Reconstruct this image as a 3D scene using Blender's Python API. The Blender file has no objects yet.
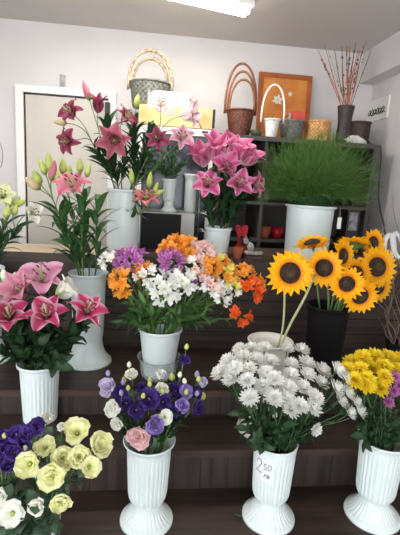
import bpy, math, random
from math import sin, cos, pi, radians, sqrt, exp
from mathutils import Vector as Vec, Matrix
R = random.Random(11)
S = bpy.context.scene
COL = S.collection

# ------------------------------------------------------------------ camera
FPX = 420.0
ps, pp, ro = radians(6.4), radians(11.2), radians(3.4)
F0 = Vec((sin(ps)*cos(pp), cos(ps)*cos(pp), -sin(pp)))
R0 = Vec((cos(ps), -sin(ps), 0)); U0 = R0.cross(F0)
RR = R0*cos(ro) + U0*sin(ro); UU = U0*cos(ro) - R0*sin(ro)
CAM = Vec((0, 0, 1.5))
def ray(px, py): return F0 + RR*((px-200)/FPX) - UU*((py-267.5)/FPX)
def at(px, py, y):
    d = ray(px, py); return CAM + d*(y/d.y)
def atz(px, py, z):
    d = ray(px, py); return CAM + d*((z-1.5)/d.z)
def atx(px, py, x):
    d = ray(px, py); return CAM + d*(x/d.x)
def mpp(p): return (p-CAM).dot(F0)/FPX      # metres per pixel of the photograph at a point
cd = bpy.data.cameras.new('camera'); cam = bpy.data.objects.new('camera', cd); COL.objects.link(cam)
cd.sensor_fit = 'HORIZONTAL'; cd.sensor_width = 36; cd.lens = 36*FPX/400
cam.matrix_world = Matrix(((RR.x, UU.x, -F0.x, 0), (RR.y, UU.y, -F0.y, 0), (RR.z, UU.z, -F0.z, 1.5), (0, 0, 0, 1)))
cd.clip_start = .02
S.camera = cam

# ------------------------------------------------------------------ materials
def lin(c):
    return tuple(((v/255)/12.92 if v/255 < .04045 else ((v/255+.055)/1.055)**2.4) for v in c) + (1,)
def nt(name):
    m = bpy.data.materials.new(name); m.use_nodes = True
    n = m.node_tree; b = n.nodes['Principled BSDF']; return m, n, b
def mat(name, c, c2=None, rough=.5, scale=8, stretch=(1, 1, 1), metal=0, bump=0, detail=4, emit=None, es=0, spec=.5, pos=(.35, .65)):
    m, n, b = nt(name)
    b.inputs['Roughness'].default_value = rough; b.inputs['Metallic'].default_value = metal
    b.inputs['Specular IOR Level'].default_value = spec
    b.inputs['Base Color'].default_value = lin(c)
    if c2 is not None or bump:
        tc = n.nodes.new('ShaderNodeTexCoord'); mp = n.nodes.new('ShaderNodeMapping')
        mp.inputs['Scale'].default_value = stretch
        no = n.nodes.new('ShaderNodeTexNoise'); no.inputs['Scale'].default_value = scale; no.inputs['Detail'].default_value = detail
        n.links.new(tc.outputs['Object'], mp.inputs['Vector']); n.links.new(mp.outputs['Vector'], no.inputs['Vector'])
        if c2 is not None:
            rp = n.nodes.new('ShaderNodeValToRGB'); e = rp.color_ramp.elements
            e[0].position, e[1].position = pos; e[0].color = lin(c); e[1].color = lin(c2)
            n.links.new(no.outputs['Fac'], rp.inputs['Fac']); n.links.new(rp.outputs['Color'], b.inputs['Base Color'])
        if bump:
            bp = n.nodes.new('ShaderNodeBump'); bp.inputs['Strength'].default_value = bump; bp.inputs['Distance'].default_value = .01
            n.links.new(no.outputs['Fac'], bp.inputs['Height']); n.links.new(bp.outputs['Normal'], b.inputs['Normal'])
    if emit:
        b.inputs['Emission Color'].default_value = lin(emit); b.inputs['Emission Strength'].default_value = es
    return m
def petal_mat(name, throat, mid, edge, tt=.25, rough=.55, trans=.25, var=.12, epos=(.15, .8)):
    """pigment of a petal: U = distance from the midrib, V = distance from the throat"""
    m, n, b = nt(name); L = n.links.new
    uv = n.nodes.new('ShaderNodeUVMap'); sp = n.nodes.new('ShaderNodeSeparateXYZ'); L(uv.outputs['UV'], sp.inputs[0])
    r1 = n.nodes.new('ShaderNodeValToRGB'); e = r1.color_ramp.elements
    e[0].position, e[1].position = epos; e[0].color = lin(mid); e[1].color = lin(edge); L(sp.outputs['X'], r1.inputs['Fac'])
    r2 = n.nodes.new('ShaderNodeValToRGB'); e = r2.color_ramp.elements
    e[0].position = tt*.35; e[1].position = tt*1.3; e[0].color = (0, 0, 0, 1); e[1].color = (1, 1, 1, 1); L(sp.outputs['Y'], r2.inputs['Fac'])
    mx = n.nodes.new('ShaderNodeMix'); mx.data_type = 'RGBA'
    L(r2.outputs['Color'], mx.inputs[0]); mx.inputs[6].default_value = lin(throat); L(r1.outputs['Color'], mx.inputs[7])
    oi = n.nodes.new('ShaderNodeObjectInfo'); mr = n.nodes.new('ShaderNodeMapRange')
    mr.inputs['To Min'].default_value = 1-var; mr.inputs['To Max'].default_value = 1+var*.6; L(oi.outputs['Random'], mr.inputs['Value'])
    hs = n.nodes.new('ShaderNodeHueSaturation'); L(mr.outputs['Result'], hs.inputs['Value']); L(mx.outputs[2], hs.inputs['Color'])
    L(hs.outputs['Color'], b.inputs['Base Color']); b.inputs['Roughness'].default_value = rough; b.inputs['Specular IOR Level'].default_value = .3
    if trans:
        tr = n.nodes.new('ShaderNodeBsdfTranslucent'); ms = n.nodes.new('ShaderNodeMixShader'); ms.inputs[0].default_value = trans
        L(hs.outputs['Color'], tr.inputs['Color']); out = n.nodes['Material Output']
        L(b.outputs[0], ms.inputs[1]); L(tr.outputs[0], ms.inputs[2]); L(ms.outputs[0], out.inputs['Surface'])
    return m

M = {}
M['wall'] = mat('wall_paint', (214, 210, 209), (219, 215, 214), .85, 3)
M['ceil'] = mat('ceiling_paint', (206, 201, 196), (211, 206, 201), .9, 2)
M['floor'] = mat('floor_tiles', (90, 84, 80), (110, 102, 96), .5, 6)
M['door'] = mat('door_paint', (200, 194, 184), (206, 200, 190), .6, 3)
M['doorframe'] = mat('door_frame_paint', (238, 236, 234), None, .6)
M['wood'] = mat('dark_brown_wood', (32, 23, 19), (60, 43, 35), .5, 3, (.8, 14, 14), bump=.15, detail=6)
M['woodv'] = mat('dark_brown_wood_riser', (32, 24, 22), (58, 45, 40), .5, 3, (14, 14, .8), bump=.15, detail=6)
def board_lines(m, pitch, w):
    n = m.node_tree; b = n.nodes['Principled BSDF']; L = n.links.new
    src = b.inputs['Base Color'].links[0].from_socket
    tc = n.nodes.new('ShaderNodeTexCoord'); sp = n.nodes.new('ShaderNodeSeparateXYZ'); L(tc.outputs['Object'], sp.inputs[0])
    md = n.nodes.new('ShaderNodeMath'); md.operation = 'MODULO'; md.inputs[1].default_value = pitch
    ad = n.nodes.new('ShaderNodeMath'); ad.inputs[1].default_value = 10; L(sp.outputs['X'], ad.inputs[0]); L(ad.outputs[0], md.inputs[0])
    lt = n.nodes.new('ShaderNodeMath'); lt.operation = 'LESS_THAN'; lt.inputs[1].default_value = w; L(md.outputs[0], lt.inputs[0])
    mx = n.nodes.new('ShaderNodeMix'); mx.data_type = 'RGBA'; L(lt.outputs[0], mx.inputs[0]); L(src, mx.inputs[6]); mx.inputs[7].default_value = lin((16, 12, 12))
    L(mx.outputs[2], b.inputs['Base Color'])
board_lines(M['woodv'], .119, .005)
def weave_mat(name, dark, light, rough=.55):
    m, n, b = nt(name); L = n.links.new
    uv = n.nodes.new('ShaderNodeUVMap'); ck = n.nodes.new('ShaderNodeTexChecker'); ck.inputs['Scale'].default_value = 1
    L(uv.outputs['UV'], ck.inputs['Vector']); ck.inputs['Color1'].default_value = lin(dark); ck.inputs['Color2'].default_value = lin(light)
    no = n.nodes.new('ShaderNodeTexNoise'); no.inputs['Scale'].default_value = 60
    mx = n.nodes.new('ShaderNodeMix'); mx.data_type = 'RGBA'; mx.inputs[0].default_value = .55
    tc = n.nodes.new('ShaderNodeTexCoord'); L(tc.outputs['Object'], no.inputs['Vector'])
    rp = n.nodes.new('ShaderNodeValToRGB'); e = rp.color_ramp.elements; e[0].color = lin(dark); e[1].color = lin(light); e[0].position = .4; e[1].position = .6
    L(no.outputs['Fac'], rp.inputs['Fac']); L(ck.outputs['Color'], mx.inputs[6]); L(rp.outputs['Color'], mx.inputs[7]); L(mx.outputs[2], b.inputs['Base Color'])
    b.inputs['Roughness'].default_value = rough; return m
M['nosing'] = mat('step_edge_wood', (50, 36, 30), (70, 51, 42), .5, 3, (.8, 14, 14), detail=5)
M['gap'] = mat('panel_gap', (22, 17, 16), None, .8)
M['beige'] = mat('beige_laminate', (214, 192, 160), (226, 206, 178), .4, 5)
M['cab'] = mat('charcoal_wood', (66, 61, 58), (82, 76, 71), .5, 4, (1, 8, 8))
M['cabin'] = mat('cabinet_back', (74, 70, 67), (86, 81, 77), .6, 4)
M['white'] = mat('white_plastic', (216, 227, 225), (222, 232, 230), .32, 3)
M['white2'] = mat('cream_plastic', (222, 220, 210), (228, 226, 217), .35, 3)
M['white3'] = mat('pale_green_plastic', (205, 214, 208), (213, 221, 216), .35, 3)
M['black'] = mat('black_plastic', (24, 22, 22), None, .4)
M['darkv'] = mat('black_bucket', (11, 9, 9), (16, 14, 13), .75, 5, spec=.2)
M['grey'] = mat('grey_metal', (140, 140, 136), (154, 154, 150), .4, 4, metal=.3)
M['steel'] = mat('wire_steel', (150, 150, 148), None, .3, metal=.8)
M['wicker'] = weave_mat('brown_wicker', (56, 26, 20), (128, 74, 52))
M['wickhoop'] = mat('brown_cane', (112, 62, 42), (146, 96, 66), .5, 20)
M['wickw'] = weave_mat('white_wicker', (206, 202, 196), (242, 240, 236))
M['wickg'] = weave_mat('grey_wicker', (62, 64, 58), (132, 132, 122))
M['wicko'] = weave_mat('honey_wicker', (160, 100, 50), (232, 178, 116))
M['wickp'] = mat('pale_wicker', (150, 128, 98), (206, 186, 152), .6, 40)
M['wickd'] = weave_mat('dark_willow', (42, 30, 24), (88, 64, 50))
M['vaseblk'] = mat('dark_textured_vase', (40, 32, 30), (62, 50, 46), .5, 25)
M['red'] = mat('red_paper', (196, 72, 62), (208, 86, 74), .6, 6)
M['redrib'] = mat('red_ribbon', (170, 16, 34), (190, 26, 46), .3, 8)
M['terra'] = mat('terracotta', (170, 84, 52), (184, 98, 62), .6, 8)
M['paper'] = mat('white_paper', (230, 228, 222), (236, 234, 230), .8, 6)
M['silver'] = mat('crumpled_silver_paper', (205, 204, 196), (226, 225, 218), .35, 10)
M['gdk'] = mat('dark_green_ceramic', (52, 66, 48), (70, 84, 62), .4, 8)
M['twig'] = mat('twig_bark', (96, 76, 64), (132, 108, 90), .8, 20)
M['twigr'] = mat('red_stick', (168, 74, 62), (196, 108, 90), .7, 20)
M['twigw'] = mat('pale_stick', (186, 160, 140), (206, 184, 164), .7, 20)
M['stem'] = mat('green_stem', (84, 112, 60), (104, 132, 74), .55, 10)
M['stemd'] = mat('dark_green_stem', (52, 76, 44), (66, 92, 52), .55, 10)
M['stemp'] = mat('pale_green_stem', (150, 160, 110), (168, 176, 128), .55, 10)
M['leaf'] = petal_mat('lily_leaf', (70, 102, 56), (66, 104, 56), (52, 88, 48), .2, .42, .15)
M['leafd'] = petal_mat('dark_leaf', (44, 70, 42), (48, 76, 46), (38, 62, 38), .2, .45, .12)
M['leafb'] = petal_mat('bright_leaf', (92, 128, 62), (96, 134, 66), (76, 114, 54), .2, .45, .18)
M['leafg'] = petal_mat('greyish_leaf', (84, 104, 84), (88, 110, 88), (72, 94, 74), .2, .5, .12)
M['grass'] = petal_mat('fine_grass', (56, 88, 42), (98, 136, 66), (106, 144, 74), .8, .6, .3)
M['bud'] = petal_mat('green_bud', (134, 150, 72), (190, 200, 112), (176, 188, 96), .3, .5, .1)
M['budp'] = petal_mat('pink_bud', (140, 140, 84), (196, 110, 126), (206, 130, 140), .3, .5, .1)
M['budt'] = petal_mat('tan_bud', (150, 140, 92), (200, 178, 142), (192, 160, 124), .3, .5, .1)
M['budw'] = petal_mat('white_bud', (190, 200, 140), (228, 228, 206), (228, 228, 206), .3, .5, .1)
M['budv'] = petal_mat('violet_bud', (150, 160, 110), (150, 140, 180), (150, 140, 180), .3, .5, .1)
M['anther'] = mat('brown_anther', (96, 46, 26), None, .7)
M['anthy'] = mat('yellow_anther', (220, 180, 60), None, .7)
PM = {
 'burg': petal_mat('burgundy_lily_petal', (176, 104, 120), (132, 44, 72), (160, 78, 104), .18),
 'burgl': petal_mat('dusky_pink_lily_petal', (214, 160, 160), (170, 84, 104), (192, 120, 134), .2),
 'stripe': petal_mat('striped_lily_petal', (238, 226, 214), (206, 116, 146), (240, 222, 222), .2, epos=(.05, .4)),
 'paleP': petal_mat('pale_pink_lily_petal', (240, 222, 222), (226, 140, 170), (240, 206, 216), .3),
 'coral': petal_mat('coral_lily_petal', (232, 186, 176), (214, 108, 120), (226, 146, 150), .25),
 'rose': petal_mat('rose_lily_petal', (246, 226, 222), (206, 104, 130), (222, 144, 160), .35),
 'deep': petal_mat('deep_pink_lily_petal', (236, 170, 180), (186, 50, 100), (232, 176, 198), .16, epos=(.4, 1.0)),
 'pink': petal_mat('pink_lily_petal', (244, 206, 214), (204, 82, 136), (234, 166, 194), .2, epos=(.25, .95)),
 'dusk': petal_mat('muted_pink_lily_petal', (206, 150, 160), (186, 110, 130), (206, 146, 160), .2),  # duller pink of a single lily bloom
 'orchid': petal_mat('orchid_pink_lily_petal', (246, 230, 226), (226, 140, 176), (238, 184, 206), .3),
 'greenw': petal_mat('greenish_white_petal', (196, 206, 140), (222, 228, 172), (232, 236, 196), .3),
 'whiteL': petal_mat('white_lily_petal', (214, 220, 170), (238, 236, 224), (240, 238, 230), .3),
 'sun': petal_mat('sunflower_petal', (236, 140, 6), (255, 180, 10), (255, 198, 24), .3, .5, .35),
 'mumw': petal_mat('white_chrysanthemum_petal', (234, 236, 208), (250, 250, 246), (250, 250, 247), .3, .6, .4, .04),
 'mumy': petal_mat('yellow_chrysanthemum_petal', (232, 196, 20), (248, 222, 40), (250, 228, 70), .3, .6, .25, .06),
 'mump': petal_mat('purple_chrysanthemum_petal', (140, 60, 120), (168, 88, 150), (190, 120, 172), .3, .6, .2),
 'lisy': petal_mat('cream_lisianthus_petal', (150, 170, 70), (240, 241, 176), (244, 243, 196), .3, .6, .35, .05),
 'lisw': petal_mat('white_lisianthus_petal', (180, 196, 100), (244, 245, 232), (246, 246, 236), .28, .6, .35, .05),
 'lisp': petal_mat('purple_lisianthus_petal', (32, 18, 56), (52, 28, 98), (70, 44, 124), .2, .6, .2, .2),
 'lisl': petal_mat('lilac_lisianthus_petal', (110, 90, 160), (128, 102, 178), (158, 136, 200), .3, .6, .25),
 'liss': petal_mat('silver_lilac_lisianthus_petal', (170, 150, 190), (176, 160, 202), (206, 196, 220), .3, .6, .25),
 'lisk': petal_mat('pink_lisianthus_petal', (190, 120, 120), (232, 176, 182), (240, 206, 206), .22, .6, .25),
 'alo': petal_mat('orange_alstroemeria_petal', (250, 200, 60), (240, 150, 40), (246, 176, 80), .35, .55, .25),
 'alr': petal_mat('red_orange_alstroemeria_petal', (246, 160, 40), (228, 78, 24), (238, 116, 50), .3, .55, .25),
 'alp': petal_mat('purple_alstroemeria_petal', (226, 186, 206), (164, 84, 158), (200, 136, 190), .25, .55, .25),
 'alw': petal_mat('white_alstroemeria_petal', (214, 226, 160), (240, 240, 232), (244, 243, 238), .3, .55, .25, .05),
 'alk': petal_mat('blush_alstroemeria_petal', (240, 210, 160), (236, 190, 184), (242, 218, 210), .35, .55, .25),
 'aly': petal_mat('yellow_alstroemeria_petal', (220, 220, 80), (226, 220, 96), (238, 226, 130), .35, .55, .25),
}
def glass(name, c, rough=.04):
    m, n, b = nt(name); b.inputs['Base Color'].default_value = lin(c); b.inputs['Roughness'].default_value = rough
    b.inputs['Transmission Weight'].default_value = 1; b.inputs['IOR'].default_value = 1.2; return m
M['glass'] = glass('clear_glass', (222, 230, 228))
m, n, b = nt('frosted_plastic'); b.inputs['Base Color'].default_value = lin((214, 220, 220)); b.inputs['Roughness'].default_value = .2
tr_ = n.nodes.new('ShaderNodeBsdfTransparent'); tr_.inputs[0].default_value = (.92, .94, .94, 1); ms_ = n.nodes.new('ShaderNodeMixShader'); ms_.inputs[0].default_value = .32
n.links.new(tr_.outputs[0], ms_.inputs[1]); n.links.new(b.outputs[0], ms_.inputs[2]); n.links.new(ms_.outputs[0], n.nodes['Material Output'].inputs['Surface']); M['clear'] = m

# ------------------------------------------------------------------ mesh builder
class MB:
    def __init__(s): s.v = []; s.f = []; s.m = []; s.uv = []; s.k = 0
    def quad(s, ids, uvs=None):
        s.f.append(tuple(ids)); s.m.append(s.k); s.uv.append(uvs or [(0, .5)]*len(ids))
    def box(s, a, b):
        x0, y0, z0 = a; x1, y1, z1 = b; o = len(s.v)
        s.v += [Vec(p) for p in ((x0, y0, z0), (x1, y0, z0), (x1, y1, z0), (x0, y1, z0), (x0, y0, z1), (x1, y0, z1), (x1, y1, z1), (x0, y1, z1))]
        for q in ((0, 3, 2, 1), (4, 5, 6, 7), (0, 1, 5, 4), (1, 2, 6, 5), (2, 3, 7, 6), (3, 0, 4, 7)): s.quad([o+i for i in q])
        return s
    def hexa(s, pts):
        o = len(s.v); s.v += [Vec(p) for p in pts]
        for q in ((0, 3, 2, 1), (4, 5, 6, 7), (0, 1, 5, 4), (1, 2, 6, 5), (2, 3, 7, 6), (3, 0, 4, 7)): s.quad([o+i for i in q])
        return s
    def tube(s, pts, rad, n=6, cap=True):
        N = len(pts); o = len(s.v); up = None
        for i, p in enumerate(pts):
            t = (pts[min(i+1, N-1)] - pts[max(i-1, 0)])
            t = t.normalized() if t.length > 1e-9 else Vec((0, 0, 1))
            if up is None: up = t.orthogonal().normalized()
            up = (up - t*up.dot(t)); up = up.normalized() if up.length > 1e-6 else t.orthogonal().normalized()
            w = t.cross(up); r = rad[i] if isinstance(rad, (list, tuple)) else rad
            for k in range(n): s.v.append(p + up*(r*cos(2*pi*k/n)) + w*(r*sin(2*pi*k/n)))
        for i in range(N-1):
            for k in range(n):
                k2 = (k+1) % n; t0, t1 = i/(N-1), (i+1)/(N-1)
                s.quad([o+i*n+k, o+i*n+k2, o+(i+1)*n+k2, o+(i+1)*n+k], [(.3, t0), (.3, t0), (.3, t1), (.3, t1)])
        if cap:
            s.quad([o+k for k in range(n)][::-1]); s.quad([o+(N-1)*n+k for k in range(n)])
        return s
    def lathe(s, prof, c, n=40, axis=None, fl=0, flute=None, cap0=True, cap1=False, weave=None):
        """prof: (r, z[, flute weight]); fl flutes of depth flute"""
        c = Vec(c); ax = Vec(axis or (0, 0, 1)).normalized()
        if axis is None: a, b = Vec((1, 0, 0)), Vec((0, 1, 0))
        else: a = ax.orthogonal().normalized(); b = ax.cross(a)
        o = len(s.v); N = len(prof)
        for i, p in enumerate(prof):
            r, z = p[0], p[1]; w = p[2] if len(p) > 2 else 0
            for k in range(n):
                th = 2*pi*k/n; q = r
                if fl and w: q = r - w*flute*(.5+.5*cos(fl*th))**2
                if weave: q = r + weave[1]*cos(weave[0]*th + pi*i)*(1 if 0 < i < N-1 else 0)
                s.v.append(c + a*(q*cos(th)) + b*(q*sin(th)) + ax*z)
        for i in range(N-1):
            for k in range(n):
                k2 = (k+1) % n; t0, t1 = i/(N-1), (i+1)/(N-1)
                uq = [(.3, t0), (.3, t0), (.3, t1), (.3, t1)]
                if weave: qa, qb = k*weave[0]*2/n+.01, (k+1)*weave[0]*2/n-.01; uq = [(qa, i+.01), (qb, i+.01), (qb, i+.99), (qa, i+.99)]
                s.quad([o+i*n+k, o+i*n+k2, o+(i+1)*n+k2, o+(i+1)*n+k], uq)
        if cap0: s.quad([o+k for k in range(n)][::-1])
        if cap1: s.quad([o+(N-1)*n+k for k in range(n)])
        return s
    def petal(s, base, axis, rad, L, W, a0, a1, shape='lance', cup=.2, n=7, m=4, twist=0, wave=0, ph=0, pw=1.):
        """axis: bloom axis; rad: unit vector away from it; a0..a1 bend of the midrib measured from the axis"""
        side = axis.cross(rad).normalized(); p = Vec(base); o = len(s.v); prev = p
        for i in range(n+1):
            t = i/n; a = a0 + (a1-a0)*(t**pw)
            d = axis*cos(a) + rad*sin(a); nr = axis*sin(a) - rad*cos(a)
            if i: p = p + d*(L/n)
            if shape == 'lance': w = (.22*(1-t) + (sin(pi*min(1, t**.85))**.8 if t < 1 else 0))
            elif shape == 'leaf': w = (.12*(1-t) + (sin(pi*t**.75)**.9 if 0 < t < 1 else 0))
            elif shape == 'obov': w = sqrt(max(0.02, 1-((t-.62)/.66)**2))
            elif shape == 'round': w = (max(0, 1-((t-.56)/.6)**2)**.5 if t > .56 else .18+.82*sin(pi/2*t/.56)) if t < 1 else .0
            elif shape == 'strap': w = min(1, .45+t)*(1 if t < .8 else sqrt(max(.05, 1-((t-.8)/.21)**2)))
            elif shape == 'point': w = (.5+.5*sin(pi*min(1, t*1.1)))*(1-t**4)
            else: w = 1-t
            for j in range(m+1):
                q = -1+2*j/m
                z = cup*W*w*q*q + wave*L*sin(ph+q*4+t*5)*abs(q)*t
                tw = twist*t*q
                s.v.append(p + side*(q*W*w) + nr*(-z if False else z+tw*W))
        for i in range(n):
            for j in range(m):
                u0, u1 = abs(-1+2*j/m), abs(-1+2*(j+1)/m)
                s.quad([o+i*(m+1)+j, o+i*(m+1)+j+1, o+(i+1)*(m+1)+j+1, o+(i+1)*(m+1)+j],
                       [(u0, i/n), (u1, i/n), (u1, (i+1)/n), (u0, (i+1)/n)])
        return s
    def ball(s, c, r, n=8, sq=1, axis=None):
        pr = [(max(.0002, r*sin(pi*i/n)), -r*sq*cos(pi*i/n)) for i in range(n+1)]
        return s.lathe(pr, c, n=max(8, n+2), axis=axis, cap0=False)
    def build(s, name, m, parent=None, smooth=True, org=None):
        me = bpy.data.meshes.new(name)
        root = parent
        while root is not None and root.parent is not None: root = root.parent
        O = Vec(root.location) if root is not None else (Vec(org) if org is not None else Vec((0, 0, 0)))
        me.from_pydata([tuple(v-O) for v in s.v], [], s.f)
        for x in (m if isinstance(m, (list, tuple)) else [m]): me.materials.append(x)
        me.polygons.foreach_set('material_index', s.m)
        if smooth: me.polygons.foreach_set('use_smooth', [True]*len(s.f))
        ul = me.uv_layers.new(name='UVMap'); flat = [c for q in s.uv for uv in q for c in uv]
        ul.data.foreach_set('uv', flat); me.update()
        ob = bpy.data.objects.new(name, me); COL.objects.link(ob)
        if parent is not None: ob.parent = parent
        elif org is not None: ob.location = org
        return ob
def tag(o, label, cat, group=None, kind=None):
    if label: o['label'] = label
    if cat: o['category'] = cat
    if group: o['group'] = group
    if kind: o['kind'] = kind
    return o
def thing(name, label, cat, loc, group=None, kind=None):
    o = bpy.data.objects.new(name, None); COL.objects.link(o); o.location = Vec(loc); o.empty_display_size = .05
    return tag(o, label, cat, group, kind)
def struct(name, mb, m, label, cat='room', smooth=False):
    o = mb.build(name, m, smooth=smooth); return tag(o, label, cat, kind='structure')
def N(v): return Vec(v).normalized()
def rnd(a, b): return R.uniform(a, b)

# ------------------------------------------------------------------ the room
CEIL, BACK, RW, LW = 2.6, 3.49, 1.72, -2.4
struct('floor', MB().box((LW-.1, -2.6, -.1), (RW+.1, BACK+.1, 0)), M['floor'], 'grey shop floor under the display stand', 'floor')
struct('ceiling', MB().box((LW-.1, -2.6, CEIL), (RW+.1, BACK+.1, CEIL+.1)), M['ceil'], 'plain grey-white ceiling of the flower shop', 'ceiling')
struct('wall_back', MB().box((LW-.1, BACK, 0), (RW+.1, BACK+.1, CEIL)), M['wall'], 'white painted back wall behind the door and shelves', 'wall')
struct('wall_right', MB().box((RW, -2.6, 0), (RW+.1, BACK, CEIL)), M['wall'], 'white painted right wall under the boxed beam', 'wall')
struct('wall_left', MB().box((LW-.1, .9, 0), (LW, BACK, CEIL)), M['wall'], 'white painted left wall of the shop', 'wall')  # unseen wall, cut short at the front to let daylight in from the left
struct('trim_1', MB().box((1.6, -2.6, 2.372), (RW, BACK, CEIL)), M['wall'], 'white boxed beam along the top of the right wall', 'beam')
# door with frame
dx0, dx1, dzt = -1.075, -.335, 2.15
d = thing('door_1', 'cream painted door in a white frame behind the lilies', 'door', (dx0, BACK, 0), kind='structure')
MB().box((dx0+.06, BACK-.02, 0), (dx1-.06, BACK, dzt-.055)).build('door_panel', M['door'], d, False)
fr = MB().box((dx0, BACK-.045, 0), (dx0+.055, BACK, dzt)).box((dx1-.055, BACK-.045, 0), (dx1, BACK, dzt)).box((dx0+.055, BACK-.045, dzt-.05), (dx1-.055, BACK, dzt))
fr.build('door_frame', M['doorframe'], d, False)
MB().box((dx0+.058, BACK-.024, 0), (dx0+.066, BACK-.001, dzt-.055)).box((dx0+.066, BACK-.024, dzt-.062), (dx1-.06, BACK-.001, dzt-.055)).build('door_gap', M['gap'], d, False)
c = at(96, 213, BACK-.03); MB().box((c.x-.016, BACK-.06, c.z-.085), (c.x+.016, BACK-.02, c.z+.085)).build('handle', M['grey'], d, False)
c = at(107.5, 113, BACK-.05); MB().box((c.x-.018, BACK-.07, c.z-.085), (c.x+.018, BACK-.02, c.z+.075)).build('lock', M['black'], d, False)
# wall hook above the door
c = at(63, 81, BACK); h = MB().box((c.x-.018, BACK-.02, c.z-.04), (c.x+.018, BACK, c.z+.04)).tube([Vec((c.x, BACK-.02, c.z-.02)), Vec((c.x, BACK-.045, c.z-.03)), Vec((c.x, BACK-.05, c.z))], .006)
tag(h.build('wall_hook', mat('pale_grey_metal', (190, 188, 186), None, .5), org=(c.x, BACK, c.z)), 'small pale hook fixed to wall above the door', 'hook')
# thin wire loop hanging on the left wall part
c = at(-2, 155, BACK-.001)
tag(MB().tube([c+Vec((.035*sin(a)+.0, 0, .1*cos(a))) for a in [i*pi/14 for i in range(15)]], .003, 5).build('wire_loop', M['grey'], org=c),
    'thin curved wire on back wall at left edge', 'wire')
# fluorescent ceiling lamp
e0, e1 = atz(247, 13, 2.545), atz(196, 1, 2.545); dr = (e1-e0); dr.z = 0; dr.normalize()
L0, LL = e0, 1.25
lamp = thing('ceiling_light', 'bright fluorescent tube fitting on the ceiling', 'lamp', L0+dr*LL/2+Vec((0, 0, .055)))
sd = Vec((-dr.y, dr.x, 0))
def slab(mb, p, q, w, z0, z1):
    mb.hexa([(*((p-sd*w).xy), z0), (*((q-sd*w).xy), z0), (*((q+sd*w).xy), z0), (*((p+sd*w).xy), z0), (*((p-sd*w).xy), z1), (*((q-sd*w).xy), z1), (*((q+sd*w).xy), z1), (*((p+sd*w).xy), z1)]); return mb
slab(MB(), L0-dr*.02, L0+dr*(LL+.02), .055, 2.57, CEIL).build('housing', M['doorframe'], lamp, False)
M['tube'] = mat('fluorescent_tube', (255, 252, 244), None, .5, emit=(255, 249, 236), es=14)
for k in (-1, 1):
    MB().tube([L0+sd*(.024*k), L0+sd*(.024*k)+dr*LL], .016, 10).build('tube', M['tube'], lamp)
al = bpy.data.lights.new('fluorescent_glow', 'AREA'); al.shape = 'RECTANGLE'; al.size = LL; al.size_y = .1; al.energy = 15; al.color = (1, .96, .9)
lo = bpy.data.objects.new('fluorescent_glow', al); COL.objects.link(lo); lo.parent = lamp; lo.location = (0, 0, -.085)
lo.rotation_euler = (0, 0, math.atan2(dr.y, dr.x))

# ------------------------------------------------------------------ stepped stand and counter
Z1, Z2, Z3, ZC = .18, .38, .514, 1.07
Y1, Y2, Y3, YB = 1.607, 1.88, 2.42, 3.0
XL, XR = -1.55, 1.6
st = thing('display_stand', 'dark brown wooden stepped stand carrying the flower vases', 'display stand', (0, 1.3, 0))
def step(y0, y1, z0, z1):
    s = MB().box((XL, y0+.012, z0), (XR, y1, z1-.035)); s.build('riser', M['woodv'], st, False)
    t = MB().box((XL, y0, z1-.03), (XR, y1, z1)); t.build('tread', M['wood'], st, False)
    e = MB().box((XL, y0-.006, z1-.033), (XR, y0+.012, z1-.001)); e.build('nosing', M['nosing'], st, False)
step(.9, Y1+.012, 0, Z1); step(Y1, Y2+.012, 0, Z2); step(Y2, Y3, 0, Z3)
ct = thing('shop_counter', 'dark wooden counter with beige top behind the stepped stand', 'counter', (0, Y3+.3, 0))
MB().box((XL, Y3+.001, 0), (XR, 2.72, ZC-.052)).box((-.3, 2.72, 0), (XR, YB-.02, ZC-.052)).build('front_panel', M['wood'], ct, False)
for z in (.62, .72, .82, .93): MB().box((XL, Y3-.002, z), (XR, Y3+.003, z+.006)).build('drawer_joint', M['gap'], ct, False)
MB().box((XL, Y3-.015, ZC-.05), (XR, Y3+.003, ZC-.0)).build('edge_band', M['nosing'], ct, False)
MB().box((XL, Y3+.003, ZC-.05), (-.3, 2.72, ZC)).build('countertop', M['beige'], ct, False)
MB().box((-.3, Y3+.003, ZC-.05), (XR, YB-.02, ZC)).build('worktop', mat('grey_brown_laminate', (92, 76, 66), (106, 90, 80), .4, 6), ct, False)

# ------------------------------------------------------------------ shelf cabinet against the back wall
CX0, CX1, CZ = .415, 1.572, 1.852
cb = thing('shelf_cabinet', 'charcoal open shelf cabinet holding baskets on its top', 'cabinet', (1., 3.2, 0))
MB().box((CX0-.012, 2.985, CZ-.03), (CX1+.01, BACK-.003, CZ)).build('top_panel', M['cab'], cb, False)
for x in (CX0, CX1-.025): MB().box((x, YB, 0), (x+.025, BACK-.02, CZ-.03)).build('side_panel', M['cab'], cb, False)
xm = at(258, 230, YB).x
MB().box((xm, YB, 0), (xm+.022, BACK-.02, CZ-.03)).build('divider', M['cab'], cb, False)
MB().box((CX0, BACK-.02, 0), (CX1, BACK-.004, CZ-.03)).build('back_panel', M['cabin'], cb, False)
for z in (1.13, 1.40, 1.69): MB().box((CX0+.025, YB+.005, z-.02), (CX1-.025, BACK-.02, z)).build('shelf', M['cab'], cb, False)

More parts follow.
